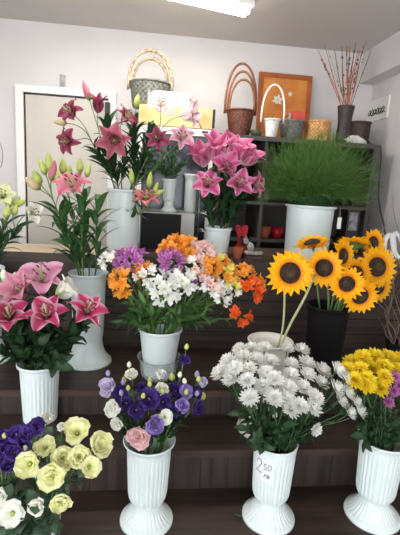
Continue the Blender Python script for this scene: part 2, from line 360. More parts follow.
# glass door fridge with printed header
fx0, fx1 = at(139, 118, YB).x, at(214.5, 128, YB).x
fz = 2.005; fh = at(180, 128, YB).z
fg = thing('display_fridge', 'white glass-door drinks fridge with cream floral header', 'fridge', ((fx0+fx1)/2, 3.2, 0))
MB().box((fx0, YB+.03, 0), (fx1, BACK-.01, fz)).build('cabinet_body', mat('fridge_body', (188, 186, 180), None, .4), fg, False)
m_h = mat('cream_print', (216, 200, 142), (190, 160, 104), .5, 6, pos=(.45, .75))
MB().box((fx0, YB, fh+.008), (fx1-.018, YB+.03, fz)).build('header_panel', m_h, fg, False)
MB().box((fx1-.018, YB, fh+.008), (fx1, YB+.03, fz)).build('header_edge', M['black'], fg, False)
for (px, py, r, k) in ((196, 117, .035, 6), (170, 112, .03, 5)):
    q = at(px, py, YB-.002); hp = MB()
    for i in range(k): hp.petal(q, Vec((0, -1, 0)), Vec((cos(i*2*pi/k), 0, sin(i*2*pi/k))), r, r*.3, radians(88), radians(88), 'lance', 0, 4, 2)
    hp.build('printed_flower', PM['stripe'], fg)
f2 = MB(); t = .028
f2.box((fx0, YB-.01, fh-.045), (fx1, YB+.03, fh)).box((fx0, YB-.01, .2), (fx0+t, YB+.03, fh-.045)).box((fx1-t, YB-.01, .2), (fx1, YB+.03, fh-.045)).box((fx0+t, YB-.01, .2), (fx1-t, YB+.03, .26))
f2.build('door_frame', M['doorframe'], fg, False)
m_gl = mat('dim_interior_pane', (36, 39, 45), (74, 82, 98), .15, 4, pos=(.45, .7))  # opaque pane; the dim bluish fridge interior is painted into its colour
MB().box((fx0+t, YB+.0, .26), (fx1-t, YB+.02, fh-.045)).build('glass_pane', m_gl, fg, False)
q = at(205, 132, YB-.012); MB().box((q.x-.022, YB-.013, q.z-.007), (q.x+.022, YB-.01, q.z+.005)).build('badge', M['black'], fg, False)

# ------------------------------------------------------------------ vases
VASES = {}
def vase_mesh(prof, c, m, n=72, fl=0, flute=.003, th=.005, inner_to=.02):
    inner = [(max(.004, p[0]-th), p[1]) for p in reversed(prof) if p[1] > inner_to and p[0]-th > .03]
    full = list(prof) + inner
    zb = inner[-1][1]; full.append((.002, zb))
    return MB().lathe(full, c, n=fl*6 if fl else n, fl=fl, flute=flute)
def ped_prof(h, rr, rb, rw, rf, zf, fl=1):
    """pedestal vase: foot radius rf, waist rw at height zf, body rb, rim rr"""
    P = [(rf, 0), (rf, .006), (rf*.985, .012)]
    for i in range(1, 9):
        t = i/8; P.append((rf*.975+(rw-rf*.975)*(1-(1-t)**1.9), .013+(zf-.013)*t**1.25, fl*1.3*sin(pi*t)))
    P += [(rw, zf+.006), (rw+.002, zf+.012)]
    for i in range(1, 7):
        t = i/6; P.append((rw+(rb*.93-rw)*sin(t*pi/2), zf+.012+.085*h*(1.6*t*t+.0), fl*min(1, t*1.5)))
    z0 = P[-1][1]
    for i in range(1, 11):
        t = i/10; P.append((rb*(.93+.10*t), z0+(h-.022-z0)*t, fl if t < .86 else 0))
    P += [(rb*1.03+.25*(rr-rb), h-.016), (rr*.985, h-.007), (rr, h-.002), (rr-.002, h)]
    return P
def pot_prof(h, r0, r1, lip=.006, fl=0):
    P = [(r0-.004, 0), (r0, .004)]
    for i in range(0, 13):
        t = i/12; P.append((r0+(r1-lip-r0)*t, .006+(h-.022-.006)*t, fl if .04 < t < .9 else 0))
    P += [(r1-lip*.9, h-.018), (r1, h-.013), (r1, h-.002), (r1-.002, h)]
    return P
def add_vase(key, name, label, c, prof, m, fl=0, flute=.003, group=None, cat='vase'):
    o = vase_mesh(prof, c, m, fl=fl, flute=flute).build(name, m, org=c); tag(o, label, cat, group)
    h = max(p[1] for p in prof); rr = [p[0] for p in prof if p[1] > h-.05]
    VASES[key] = dict(c=Vec(c), h=h, r=min(rr)-.006, rb=min(p[0] for p in prof if p[1] < h*.6)); return o
GV = 'white pedestal flower vases'
c2 = atz(146.5, 519, Z1); add_vase('V2', 'pedestal_vase', 'white fluted pedestal vase of purple and white lisianthus, bottom step', c2, ped_prof(.355, .1, .083, .058, .105, .085), M['white'], 30, .0036, GV)
c3 = atz(268, 516, Z1); v3 = add_vase('V3', 'pedestal_vase', 'white fluted pedestal vase with handwritten price, white chrysanthemums', c3, ped_prof(.345, .088, .082, .056, .107, .085), M['white'], 30, .0036, GV)
c4 = atz(371.5, 514, Z1); add_vase('V4', 'pedestal_vase', 'white fluted pedestal vase of yellow chrysanthemums at right edge', c4, ped_prof(.36, .1, .086, .06, .113, .085), M['white'], 30, .0036, GV)
c5 = atz(40.5, 418, Z2); add_vase('V5', 'flower_bucket', 'white tapered ribbed bucket of deep pink lilies, left', c5, pot_prof(.285, .076, .099, .012, 1), M['white'], 30, .0022, 'white flower buckets')
c6 = atz(88, 361, Z3); add_vase('V6', 'pedestal_vase', 'tall smooth white pedestal vase of rose lilies and green buds', c6, ped_prof(.5, .104, .088, .076, .127, .13, 0), M['white'], 0, 0, GV)
c14 = atz(-13, 358, Z3); add_vase('V14', 'pedestal_vase', 'tall white pedestal vase cut by the left edge, greenish lilies', c14, ped_prof(.5, .104, .088, .076, .127, .13, 0), M['white'], 0, 0, GV)
c8 = atz(262, 428, Z2); add_vase('V8', 'pedestal_vase', 'cream pedestal vase behind white chrysanthemums, holding two sunflower stems', c8, ped_prof(.445, .104, .085, .062, .12, .1, 0), M['white2'], 0, 0, GV)
c1 = atz(24, 520, .53); c1.z = Z1; add_vase('V1', 'pedestal_vase', 'pedestal vase of cream lisianthus in the bottom left corner', c1, ped_prof(.35, .1, .083, .058, .105, .085), M['white'], 30, .0036, GV)
c7 = Vec((at(159, 362, 2.03).x, 2.03, Z3))
gp = [(.07, 0), (.085, .004), (.092, .02), (.097, .06), (.1, .095), (.106, .107), (.114, .111)]
gi = [(r-.005, z) for r, z in reversed(gp) if z > .01] + [(.002, .012)]
tag(MB().lathe(gp+gi, c7, n=48).build('glass_vase', M['clear'], org=c7), 'clear glass vase supporting the white pot of alstroemerias', 'glass vase')
c7p = c7+Vec((0, 0, .0145)); add_vase('V7', 'flower_pot', 'white pot of mixed alstroemerias set inside a clear glass vase', c7p, pot_prof(at(159, 327, 2.03).z-c7p.z, .074, .112, .009), M['white'], 0, 0)
c10 = Vec((at(123, 245, 2.6).x, 2.6, ZC)); add_vase('V10', 'cylinder_vase', 'tall white cylinder vase of burgundy lilies on the counter', c10, pot_prof(at(123, 189, 2.6).z-ZC, .094, .1, .007), M['white'])
c11 = Vec((at(217, 250, 2.56).x, 2.56, ZC)); add_vase('V11', 'flower_pot', 'small white pot of pink lilies on the counter', c11, pot_prof(at(217, 227, 2.56).z-ZC, .064, .085, .008), M['white'])
c12 = Vec((at(306, 250, 2.64).x, 2.64, ZC)); add_vase('V12', 'flower_bucket', 'large white bucket of fine green grass on the counter', c12, pot_prof(at(310, 205, 2.64).z-ZC, .138, .162, .013), M['white'], 0, 0, 'white flower buckets')
c9 = Vec((at(326, 330, 2.06).x, 2.06, Z3)); add_vase('V9', 'flower_bucket', 'black bucket in shadow under the sunflower heads', c9, pot_prof(.40, .09, .115, .008), M['darkv'])
cw = Vec((at(399, 345, 2.14).x, 2.14, Z3)); add_vase('VW', 'twig_vase', 'dark vase of curly twigs at the right edge', cw, pot_prof(.17, .06, .075, .006), M['darkv'])
# microwave and things on it
mw = Vec((0, 2.62, ZC)); mx0, mx1 = at(140, 230, 2.62).x, at(194, 230, 2.62).x; mz = at(168, 213, 2.62).z
mo = thing('microwave_oven', 'grey microwave oven with black door on the counter', 'microwave', ((mx0+mx1)/2, 2.75, ZC))
MB().box((mx0, 2.63, ZC+.006), (mx1, 2.95, mz)).build('casing', M['grey'], mo, False)
xs = at(180.5, 230, 2.62).x
MB().box((mx0+.004, 2.618, ZC+.01), (xs, 2.63, mz-.006)).build('door', mat('black_oven_glass', (14, 14, 15), None, .6, spec=.2), mo, False)
MB().box((xs+.003, 2.62, ZC+.01), (mx1-.002, 2.63, mz-.006)).build('control_panel', M['grey'], mo, False)
for k in range(2): MB().lathe([(.008, 0), (.008, .01)], (xs+.022, 2.62, ZC+.06+.045*k), 14, axis=(0, -1, 0), cap1=True).build('knob', M['black'], mo)
fe = MB()
for x in (mx0+.03, mx1-.03):
    for y in (2.66, 2.92): fe.box((x-.01, y-.01, ZC), (x+.01, y+.01, ZC+.006))
fe.build('foot', M['black'], mo, False)
c13 = Vec((at(168.5, 211, 2.74).x, 2.74, mz)); add_vase('V13', 'pedestal_vase', 'small grey-white pedestal vase on the microwave', c13, ped_prof(at(169, 179, 2.74).z-mz, .052, .043, .027, .053, .055, .5), M['white3'], 16, .002, GV)
cj = Vec((at(190, 205, 2.84).x, 2.84, mz)); jh = at(190, 174, 2.84).z-mz
tag(MB().lathe([(.036, 0), (.04, .004), (.04, jh*.75), (.038, jh*.86), (.046, jh*.95), (.048, jh), (.044, jh), (.036, jh*.9), (.036, .01), (.002, .01)], cj, 28).build('water_jug', M['white3'], org=cj),
    'pale grey jug beside small vase on the microwave', 'jug')
# wire rack to the right of the microwave
rk = thing('wire_rack', 'thin grey wire rack between microwave and lily pot', 'rack', (at(203, 240, 2.78).x, 2.78, ZC))
rx0, rx1, rz = at(196, 240, 2.72).x+.006, at(207, 240, 2.72).x+.03, at(200, 172, 2.72).z
for x in (rx0, rx1):
    for y in (2.7, 2.86): MB().tube([Vec((x, y, ZC)), Vec((x, y, rz))], .004, 6).build('post', M['steel'], rk)
for z in (ZC+.02, ZC+.13, ZC+.24, rz-.02):
    g = MB()
    for i in range(6): y = 2.7+.16*i/5; g.tube([Vec((rx0, y, z)), Vec((rx1, y, z))], .0022, 5)
    for x in (rx0, rx1): g.tube([Vec((x, 2.7, z)), Vec((x, 2.86, z))], .003, 5)
    g.build('wire_shelf', M['steel'], rk)
# ------------------------------------------------------------------ price on the front vase
def vase_pt(c, r, ang, u, z, off=0.): # u metres around the wall from angle ang
    a = ang+u/r; return Vec((c.x+(r+off)*cos(a), c.y+(r+off)*sin(a), c.z+z))
ang = math.atan2(-c3.y, -c3.x) - radians(24); rv = .0835
tg = MB(); o = 0; nu, nz = 12, 6; u0, u1, z0, z1 = -.042, .042, .215, .306
for i in range(nu+1):
    for j in range(nz+1): tg.v.append(vase_pt(c3, rv+.0012, ang, u0+(u1-u0)*i/nu, z0+(z1-z0)*j/nz))
for i in range(nu):
    for j in range(nz): a = i*(nz+1)+j; tg.quad([a, a+nz+1, a+nz+2, a+1])
tp = tg.build('price_label', mat('label_paper', (226, 229, 230), None, .7), v3)
tp['label'] = 'white paper label with handwritten price'
STROKES = [
 [(-.034, .285), (-.031, .296), (-.022, .299), (-.013, .294), (-.012, .283), (-.02, .267), (-.032, .251), (-.036, .246), (-.028, .249), (-.018, .246), (-.008, .247)],
 [(.013, .289), (.002, .289), (.001, .277), (.008, .279), (.012, .273), (.009, .266), (.0, .265)],
 [(.026, .289), (.019, .287), (.018, .276), (.021, .267), (.028, .268), (.032, .277), (.031, .286), (.026, .289)],
 [(.004, .233), (.008, .246), (.012, .246), (.015, .233)],
 [(.02, .246), (.02, .233), (.027, .234), (.027, .239), (.021, .24), (.026, .241), (.025, .246), (.02, .246)],
]
ink = MB()
for s in STROKES:
    ink.tube([vase_pt(c3, rv+.0018, ang, u*.95, z) for u, z in s], .0013, 5)
ink.build('handwriting', M['black'], v3)

# ------------------------------------------------------------------ flower helpers
def bez(p0, p1, p2, p3, n=10):
    return [p0*((1-t)**3)+p1*(3*t*(1-t)**2)+p2*(3*t*t*(1-t))+p3*(t**3) for t in [i/n for i in range(n+1)]]
def stem_path(vk, end, axis, rimang=None, spread=.75, bend=.3, n=10, low=.35):
    v = VASES[vk]; c = v['c']; h = v['h']
    dx = end-c; dx.z = 0
    a = math.atan2(dx.y, dx.x) if dx.length > .01 else rnd(0, 6.28)
    if rimang is not None: a = rimang
    k = min(1, dx.length/(v['r']*1.2)); a += rnd(-.5, .5)
    rr = v['r']*min(.86, spread*(.25+.6*k)*rnd(.8, 1.15))
    p1 = Vec((c.x+rr*cos(a), c.y+rr*sin(a), c.z+h))
    rl = min(v['rb']*.4, .03)
    p0 = Vec((c.x-rl*cos(a)*rnd(.2, 1), c.y-rl*sin(a)*rnd(.2, 1), c.z+h*low))
    L = (end-p1).length
    t1 = p1 + (p1-p0).normalized()*L*.4
    t2 = end - axis*(L*bend)
    return [p0, (p0+p1)*.5] + bez(p1, t1, t2, end, n)
def leaves(mb, pts, n, L, W, t0=.3, t1=.9, droop=1.3, a0=.35, shape='leaf', lo=2, cup=.25):
    K = len(pts)-1
    for i in range(n):
        t = t0+(t1-t0)*(i+rnd(.1, .9))/n; f = lo+(K-lo)*t; j = min(K-1, int(f)); fr = f-j
        p = pts[j]*(1-fr)+pts[j+1]*fr; d = (pts[j+1]-pts[j]).normalized()
        a = i*2.4+rnd(-.5, .5); o1 = d.orthogonal().normalized(); o2 = d.cross(o1)
        r = o1*cos(a)+o2*sin(a); l = L*rnd(.7, 1.15)
        mb.petal(p, d, r, l, W*rnd(.8, 1.15), a0+rnd(-.1, .2), a0+droop*rnd(.5, 1.1), shape, cup, 7, 2, pw=1.2)
def axes(ax):
    a = ax.orthogonal().normalized(); return a, ax.cross(a)
def lily_bloom(root, c, ax, r, mk, op=1.0, name='bloom', stamens=True, spin=None, dark=True):
    r *= 1.16; wk = .78 if mk in ('burg', 'burgl', 'coral', 'rose') else .95
    """six pointed petals; op 0 closed trumpet .. 1 flat star .. 1.3 recurved"""
    a, b = axes(ax); sp = rnd(0, 1) if spin is None else spin
    mb = MB(); L = r*(1.22 if op > .6 else 1.75)
    c0 = c - ax*(r*.45)
    for i in range(6):
        th = sp+i*pi/3; rd = a*cos(th)+b*sin(th); inner = i % 2
        mb.petal(c0+rd*(r*.04)+ax*(.012*inner*r), ax, rd, L*rnd(.9, 1.08), L*wk*(.31 if inner else .22)*rnd(.9, 1.1), 0.12, .35+op*2.15*rnd(.78, 1.15), 'lance', .32, 11, 4, wave=.05, ph=rnd(0, 6), pw=1.45, twist=rnd(-.3, .3))
    o = mb.build(name, PM[mk], root)
    if stamens:
        s = MB()
        for i in range(6):
            th = sp+.5+i*pi/3; rd = a*cos(th)+b*sin(th)
            e = c0+ax*(r*.85)+rd*(r*.25); s.k = 0; s.tube([c0+ax*.01, c0+ax*(r*.45)+rd*(r*.07), e], r*.012+.0003, 4)
            s.k = 1; s.tube([e-b*(r*.07), e+b*(r*.07)], r*.032, 5)
        s.k = 0; s.tube([c0, c0+ax*(r*1.0)], r*.025+.0004, 5); s.ball(c0+ax*(r*1.0), r*.05, 4)
        s.build('stamens', [M['stemp'], M['anther'] if dark else M['anthy']], o)
    return c0
def bud(root, tip, ax, L, W, mk, name='bud'):
    P = [(max(.0004, W*(sin(pi*(t**.8))**.75 if 0 < t < 1 else 0)+.0006), L*(t-1)) for t in [i/9 for i in range(10)]]
    MB().lathe(P, tip, 10, axis=ax).build(name, M[mk], root)
    return tip-ax*L
def lily_stem(vk, label, blooms, buds=(), nleaf=9, leafL=.12, leafW=.013, m='leaf', group=None, cat='lily', head=None, lt=(.15, .85), stemm='stem', name='lily'):
    """blooms: (px, py, dy, rpx, (facing), colour, openness); buds: (px, py, dy, (axis), Lpx, Wpx, material)"""
    v = VASES[vk]; yv = v['c'].y
    items = []
    for (px, py, dy, rp, fc, mk, op) in blooms:
        p = at(px, py, yv+dy); items.append(('b', p, N(fc), rp*mpp(p), mk, op))
    for (px, py, dy, fc, Lp, Wp, mk) in buds:
        p = at(px, py, yv+dy); k = mpp(p); items.append(('u', p, N(fc), (Lp*k, Wp*k), mk, 0))
    root = thing(name, label, cat, v['c']+Vec((0, 0, v['h']*.35)), group)
    cen = sum((i[1] for i in items), Vec())/len(items)
    rim = v['c']+Vec((0, 0, v['h']))
    if len(items) == 1: hub = items[0][1]-items[0][2]*(items[0][3]*.5 if items[0][0] == 'b' else items[0][3][0])
    else:
        hub = cen+(rim-cen)*.28
        if head: hub = at(head[0], head[1], yv+head[2])
    hd = N((hub-rim)+Vec((0, 0, .15)))
    pts = stem_path(vk, hub, hd)
    s = MB().tube(pts, [.0045-.0015*i/len(pts) for i in range(len(pts))], 6)
    for it in items:
        if it[0] == 'b': q = lily_bloom(root, it[1], it[2], it[3], it[4], it[5])
        else: q = bud(root, it[1], it[2], it[3][0], it[3][1], it[4])
        d = (q-hub).length
        if d > .004: s.tube(bez(hub-hd*.008, hub+hd*(d*.45), q-it[2]*(d*.4), q+it[2]*.004, 6), .0026, 5)
    s.build('stem', M[stemm], root)
    if nleaf:
        l = MB(); leaves(l, pts, nleaf, leafL, leafW, lt[0], lt[1]); l.build('leaves', M[m], root)
    return root

# ------------------------------------------------------------------ burgundy lilies (tall cylinder vase)
G = 'burgundy and pale lilies in the cylinder vase'
lily_stem('V10', 'lily stem with two burgundy star blooms, far left of cylinder vase', [(70, 112, 0, 15, (-.5, -.8, .35), 'burg', .95), (68, 141, -.03, 15, (-.55, -.8, -.15), 'burg', .95)], [(53, 122, -.02, (-1, -.1, 0), 14, 3, 'budt')], 16, .14, group=G, head=(92, 142, 0), m='leafd')
lily_stem('V10', 'lily stem topped by the tall pointed pink bud', [(98, 108, .0, 10, (.1, -.3, 1), 'burg', .25)], [(83, 80, .02, (-.35, 0, 1), 21, 3.5, 'budp')], 16, .14, group=G, head=(103, 145, .02), m='leafd')
lily_stem('V10', 'burgundy lily stem under upright green bud, right of the tall pink bud', [(126, 117, -.04, 13, (.5, -.5, .55), 'burg', .85), (116, 139, -.06, 15, (-.1, -.8, -.2), 'burgl', .5)], [(138, 94, 0, (.1, 0, 1), 14, 3, 'bud')], 16, .14, group=G, head=(125, 152, 0), m='leafd')
lily_stem('V10', 'white lily stem with pink-striped petals against the fridge header', [(161, 106, -.03, 14, (0, -.5, .8), 'stripe', .9), (186, 115, -.02, 12, (.9, -.4, .2), 'stripe', .55)], [], 7, .12, group=G, head=(156, 140, 0))
lily_stem('V10', 'lily stem with one crimson and one pale pink bloom before fridge glass', [(158, 139, -.08, 13, (-.2, -.8, .1), 'burg', .9), (181, 138, -.04, 14, (.2, -.7, .4), 'paleP', .9)], [], 7, .12, group=G, head=(157, 165, -.02))
lily_stem('V10', 'coral lily stem hanging low beside yellow-green buds, right of cylinder vase', [(146, 199, -.12, 16, (.05, -.5, .8), 'coral', .85)], [(131, 168, -.1, (-.1, 0, 1), 17, 2.8, 'bud'), (151, 171, -.1, (.1, 0, 1), 18, 3, 'bud'), (165, 190, -.1, (.9, -.2, .45), 16, 3.3, 'bud'), (158, 182, -.1, (.3, 0, 1), 12, 2.6, 'bud')], 8, .12, group=G, head=(138, 214, -.12), m='leaf')
for i, (px, py, dy, lb) in enumerate(((108, 128, .05, 'leafy lily stem without flower, left in the cylinder vase'), (134, 128, .06, 'leafy lily stem without flower, centre of cylinder vase'), (150, 135, .03, 'leafy lily stem without flower, right in the cylinder vase'))):
    p = at(px, py, 2.6+dy); root = thing('lily', lb, 'lily', c10+Vec((0, 0, .13)), G)
    pts = stem_path('V10', p, Vec((0, 0, 1))); MB().tube(pts, .004, 6).build('stem', M['stemd'], root)
    l = MB(); leaves(l, pts, 30, .16, .017, .0, 1.0); l.build('leaves', M['leafd'], root)

# ------------------------------------------------------------------ rose lilies (tall pedestal vase, left)
G = 'rose lilies in the tall pedestal vase'
lily_stem('V6', 'lily stem with one open rose-pink bloom with pale centre', [(72, 185, -.05, 20, (0, -.6, .75), 'rose', .95)], [(80, 158, 0, (0, 0, 1), 15, 3.5, 'bud'), (90, 163, 0, (.25, 0, 1), 15, 3, 'bud')], 14, .16, .014, group=G, head=(82, 205, 0), lt=(.0, .95))
lily_stem('V6', 'lily stem of tan and green buds left of the rose bloom', [], [(39, 158, .0, (-.4, 0, 1), 18, 3.6, 'bud'), (48, 152, .0, (-.1, 0, 1), 20, 3.8, 'bud'), (25, 177, -.03, (-.8, -.3, .7), 19, 5, 'budt'), (55, 160, 0, (.2, 0, 1), 22, 4, 'budp'), (33, 170, -.02, (-.5, 0, .9), 16, 4, 'bud')], 14, .16, .014, group=G, head=(54, 202, 0), lt=(0, .95))
lily_stem('V6', 'lily stem of tight green buds right behind the rose bloom', [], [(63, 158, .05, (0, 0, 1), 17, 3.6, 'bud'), (70, 165, .05, (.1, 0, 1), 16, 3.4, 'bud'), (56, 170, .0, (-.2, -.2, 1), 18, 4, 'bud')], 14, .16, .014, group=G, head=(72, 210, .05), lt=(0, .95))
for px, py, dy, lb in ((98, 208, .02, 'bare leafy lily stem leaning right in tall pedestal vase'), (62, 215, -.03, 'bare leafy lily stem leaning left in tall pedestal vase'), (84, 200, .08, 'bare leafy lily stem upright in tall pedestal vase')):
    p = at(px, py, c6.y+dy); root = thing('lily', lb, 'lily', c6+Vec((0, 0, .2)), G)
    pts = stem_path('V6', p, N((.2, 0, 1))); MB().tube(pts, .004, 6).build('stem', M['stemd'], root)
    l = MB(); leaves(l, pts, 17, .18, .017, .0, 1.0, 1.5); l.build('leaves', M['leaf'], root)

# ------------------------------------------------------------------ greenish lilies at left edge
G = 'greenish lilies at the left edge'
lily_stem('V14', 'yellow-green lily bloom with dark anthers at left edge', [(3, 196, -.02, 14, (.1, -.8, .5), 'greenw', .85)], [(13, 197, 0, (.5, 0, .9), 13, 3.2, 'bud'), (20, 196, 0, (.5, 0, .9), 12, 3, 'bud'), (26, 200, 0, (.8, 0, .5), 12, 3, 'bud'), (8, 205, -.05, (.2, 0, 1), 14, 3.5, 'bud')], 14, .13, .013, group=G, head=(6, 225, 0), m='leafd', lt=(0, 1))
lily_stem('V14', 'white lily leaning right against the door, left edge', [(32, 213, -.02, 12, (.9, -.5, .3), 'whiteL', .7)], [(17, 204, -.02, (.3, 0, .9), 13, 3, 'bud')], 14, .13, .013, group=G, head=(14, 232, 0), m='leafd', lt=(0, 1))

# ------------------------------------------------------------------ deep pink lilies (ribbed bucket)
G = 'deep pink lilies in the ribbed bucket'
KW = dict(nleaf=20, leafL=.12, leafW=.023, m='leafd', group=G, lt=(.0, .9), stemm='stemd')
lily_stem('V5', 'deep pink lily with yellow throat, leftmost of ribbed bucket', [(9, 316, -.06, 23, (.1, -.62, .8), 'deep', .66)], **KW)
lily_stem('V5', 'deep pink lily facing forward, centre of the ribbed bucket', [(47, 315, -.07, 23, (0, -.55, .85), 'deep', .74)], **KW)
lily_stem('V5', 'deep pink lily turned right, before the tall white vase', [(87, 311, -.05, 21, (.35, -.5, .8), 'deep', .74)], **KW)
lily_stem('V5', 'pale orchid-pink lily standing above the deep pink lilies', [(42, 278, .1, 23, (.05, -.45, .9), 'orchid', .95)], **KW)
lily_stem('V5', 'dusky pink lily between the pale one and leftmost one', [(22, 291, .04, 15, (-.3, -.6, .5), 'dusk', .6)], [(15, 272, .05, (.2, 0, 1), 11, 2.8, 'budw'), (3, 268, .05, (-.1, 0, 1), 14, 3.5, 'budw'), (7, 277, .05, (.3, 0, 1), 12, 3, 'budw')], **KW)
lily_stem('V5', 'pale greenish lily turned away, right of the orchid-pink one', [(62, 292, .05, 13, (.8, .1, .5), 'whiteL', .5)], **KW)

for i in range(9):
    v = VASES['V5']; x = c5.x-.13+.032*i; p = Vec((x, c5.y-.03+rnd(-.07, .05), c5.z+v['h']+rnd(.03, .13)))
    root = thing('lily_greenery', 'dark leafy lily shoot at the rim of the ribbed bucket', 'greenery', c5+Vec((0, 0, .1)), 'leafy shoots in the ribbed bucket')
    pts = stem_path('V5', p, N((x-c5.x, -.05, .12)), spread=1, low=.4); MB().tube(pts, .003, 5).build('stem', M['stemd'], root)
    l = MB(); leaves(l, pts, 9, .1, .02, .0, 1.0, 1.3); l.build('leaves', M['leafd'], root)

# ------------------------------------------------------------------ pink lilies (small pot on counter)
G = 'pink lilies in the small white pot'
KW = dict(nleaf=14, leafL=.12, leafW=.02, m='leafd', group=G, lt=(.0, .8), stemm='stemd')
lily_stem('V11', 'pink lily half open, upper left of small pot bunch', [(203, 160, 0, 15, (-.35, -.5, .75), 'pink', .32)], **KW)
lily_stem('V11', 'pink lily pointing up, topmost of small pot bunch', [(216, 155, -.02, 15, (.05, -.5, .9), 'pink', .32)], **KW)
lily_stem('V11', 'pink lily half open, upper right of small pot bunch', [(234, 155, 0, 15, (.2, -.5, .85), 'pink', .36)], **KW)
lily_stem('V11', 'pink lily half open behind, right of topmost', [(247, 160, .03, 13, (.5, -.4, .75), 'pink', .36)], **KW)
lily_stem('V11', 'open pink lily, lower left front of small pot bunch', [(208, 184, -.08, 16, (-.15, -.85, .45), 'pink', .85)], **KW)
lily_stem('V11', 'open pink lily, lower right front of small pot bunch', [(239, 184, -.09, 16, (.1, -.85, .45), 'pink', .85)], **KW)
lily_stem('V11', 'pink lily drooping at the far right of small pot bunch', [(256, 185, -.04, 14, (.7, -.6, .1), 'pink', .8)], **KW)
lily_stem('V11', 'pink lily in the middle of small pot bunch', [(226, 168, -.04, 13, (0, -.8, .6), 'pink', .5)], **KW)

# ------------------------------------------------------------------ alstroemerias
def alstro(label, px, py, dy, rpx, col, n=6, face=(0, -.6, .8), fr=None, grp='mixed alstroemerias', vk='V7', nl=5, m='leafb'):
    v = VASES[vk]; p = at(px, py, v['c'].y+dy); k = mpp(p); r = rpx*k; ax = N(face)
    root = thing('alstroemeria', label, 'alstroemeria', v['c']+Vec((0, 0, v['h']*.3)), grp)
    hub = p-ax*(r*.9); pts = stem_path(vk, hub, N((p-v['c'])+Vec((0, 0, .05))), low=.3)
    s = MB().tube(pts, .0028, 5); a, b = axes(ax); fr = (fr or min(9, rpx*.72))*k
    n += 2 if n > 3 else 0
    for i in range(n):
        th = i*2.4+rnd(-.3, .3); q = sqrt((i+.4)/n)*.85
        d = N(ax*(1.05-q*.75)+(a*cos(th)+b*sin(th))*q); c = hub+d*(r*1.0)
        s.tube(bez(hub, hub+ax*(r*.3), c-d*(r*.4), c-d*(fr*.3), 4), .0014, 4)
        f = MB(); fa, fb = axes(d); f0 = c-d*(fr*.5)
        for j in range(6):
            t2 = j*pi/3+i; rd = fa*cos(t2)+fb*sin(t2); inn = j % 2
            f.petal(f0, d, rd, fr*1.42*rnd(.85, 1.12), fr*(.2 if inn else .31), .2, 1.15*rnd(.6, 1.2), 'round', .2, 6, 2)
        mk = col if isinstance(col, str) else col[i % len(col)]
        f.build('floret', PM[mk], root)
    s.build('stem', M['stem'], root)
    if nl:
        l = MB(); leaves(l, pts, nl, .09, .009, .0, .8, 1.2); l.build('leaves', M[m], root)
A = alstro
A('orange alstroemeria hanging at far left of the white pot', 118, 283, -.06, 12, 'alo', 6, (-.5, -.8, .1))
A('purple alstroemeria, big head upper left of the white pot', 131, 258, .0, 15, 'alp', 8, (-.2, -.6, .8))
A('purple alstroemeria behind left, near the tall pedestal vase', 119, 255, .03, 10, ('alp', 'alk'), 5, (-.5, -.4, .8))
A('small orange alstroemeria between two purple heads', 142, 268, -.04, 8, 'alo', 4, (-.1, -.8, .6))
A('purple alstroemeria, second big head near the middle top', 172, 258, -.02, 12, 'alp', 7, (0, -.7, .7))
A('white alstroemeria left of middle with open cups', 146, 273, -.06, 10, 'alw', 4, (-.1, -.8, .6))
A('white alstroemeria, large cluster front centre of the pot', 166, 287, -.1, 16, 'alw', 9, (0, -.9, .4))
A('white alstroemeria beside the right of the front cluster', 184, 279, -.08, 12, 'alw', 6, (.1, -.85, .5))
A('white alstroemeria low left near the tall pedestal vase rim', 106, 259, .02, 9, 'alw', 5, (-.6, -.5, .6))
A('orange alstroemeria crowning the top of the pot', 176, 243, .05, 13, 'alo', 8, (0, -.4, .9))
A('orange alstroemeria at top right of the crowning one', 189, 243, .05, 11, ('alo', 'alo', 'alk'), 6, (.1, -.4, .9))
A('blush alstroemeria under the small lily pot', 204, 249, .04, 12, 'alk', 8, (.1, -.5, .85))
A('blush alstroemeria at right beside white cluster', 197, 262, -.03, 10, ('alk', 'alw'), 6, (.1, -.7, .7))
A('orange alstroemeria right of blush one', 212, 264, -.02, 11, 'alo', 7, (.3, -.6, .75))
A('orange alstroemeria, upper right of white pot', 224, 262, .02, 10, ('alo', 'aly'), 6, (.4, -.5, .75))
A('golden alstroemeria, right middle of white pot', 232, 272, -.02, 10, ('alo', 'aly'), 6, (.5, -.6, .6))
A('blush alstroemeria with pink stripes, lower right front', 215, 286, -.08, 10, ('alk', 'alw'), 6, (.3, -.85, .4))
A('pink alstroemeria beside front white cluster', 203, 277, -.06, 8, ('alk', 'alp'), 4, (.2, -.8, .5))
A('orange alstroemeria, rightmost upper spray', 249, 272, 0, 9, 'alo', 5, (.6, -.5, .6))
A('red-orange alstroemeria, rightmost big bloom', 257, 287, -.03, 12, ('alr', 'alo', 'alr'), 5, (.6, -.75, .3), 9)
A('red-orange alstroemeria drooping alone under the others', 243, 318, -.06, 9, 'alr', 3, (.3, -.9, 0), 9)
A('yellow-green alstroemeria buds at right of pot', 236, 285, -.04, 9, ('aly', 'alw'), 5, (.5, -.7, .4))
A('white alstroemeria low on the right', 226, 297, -.06, 8, 'alw', 4, (.4, -.85, .2))
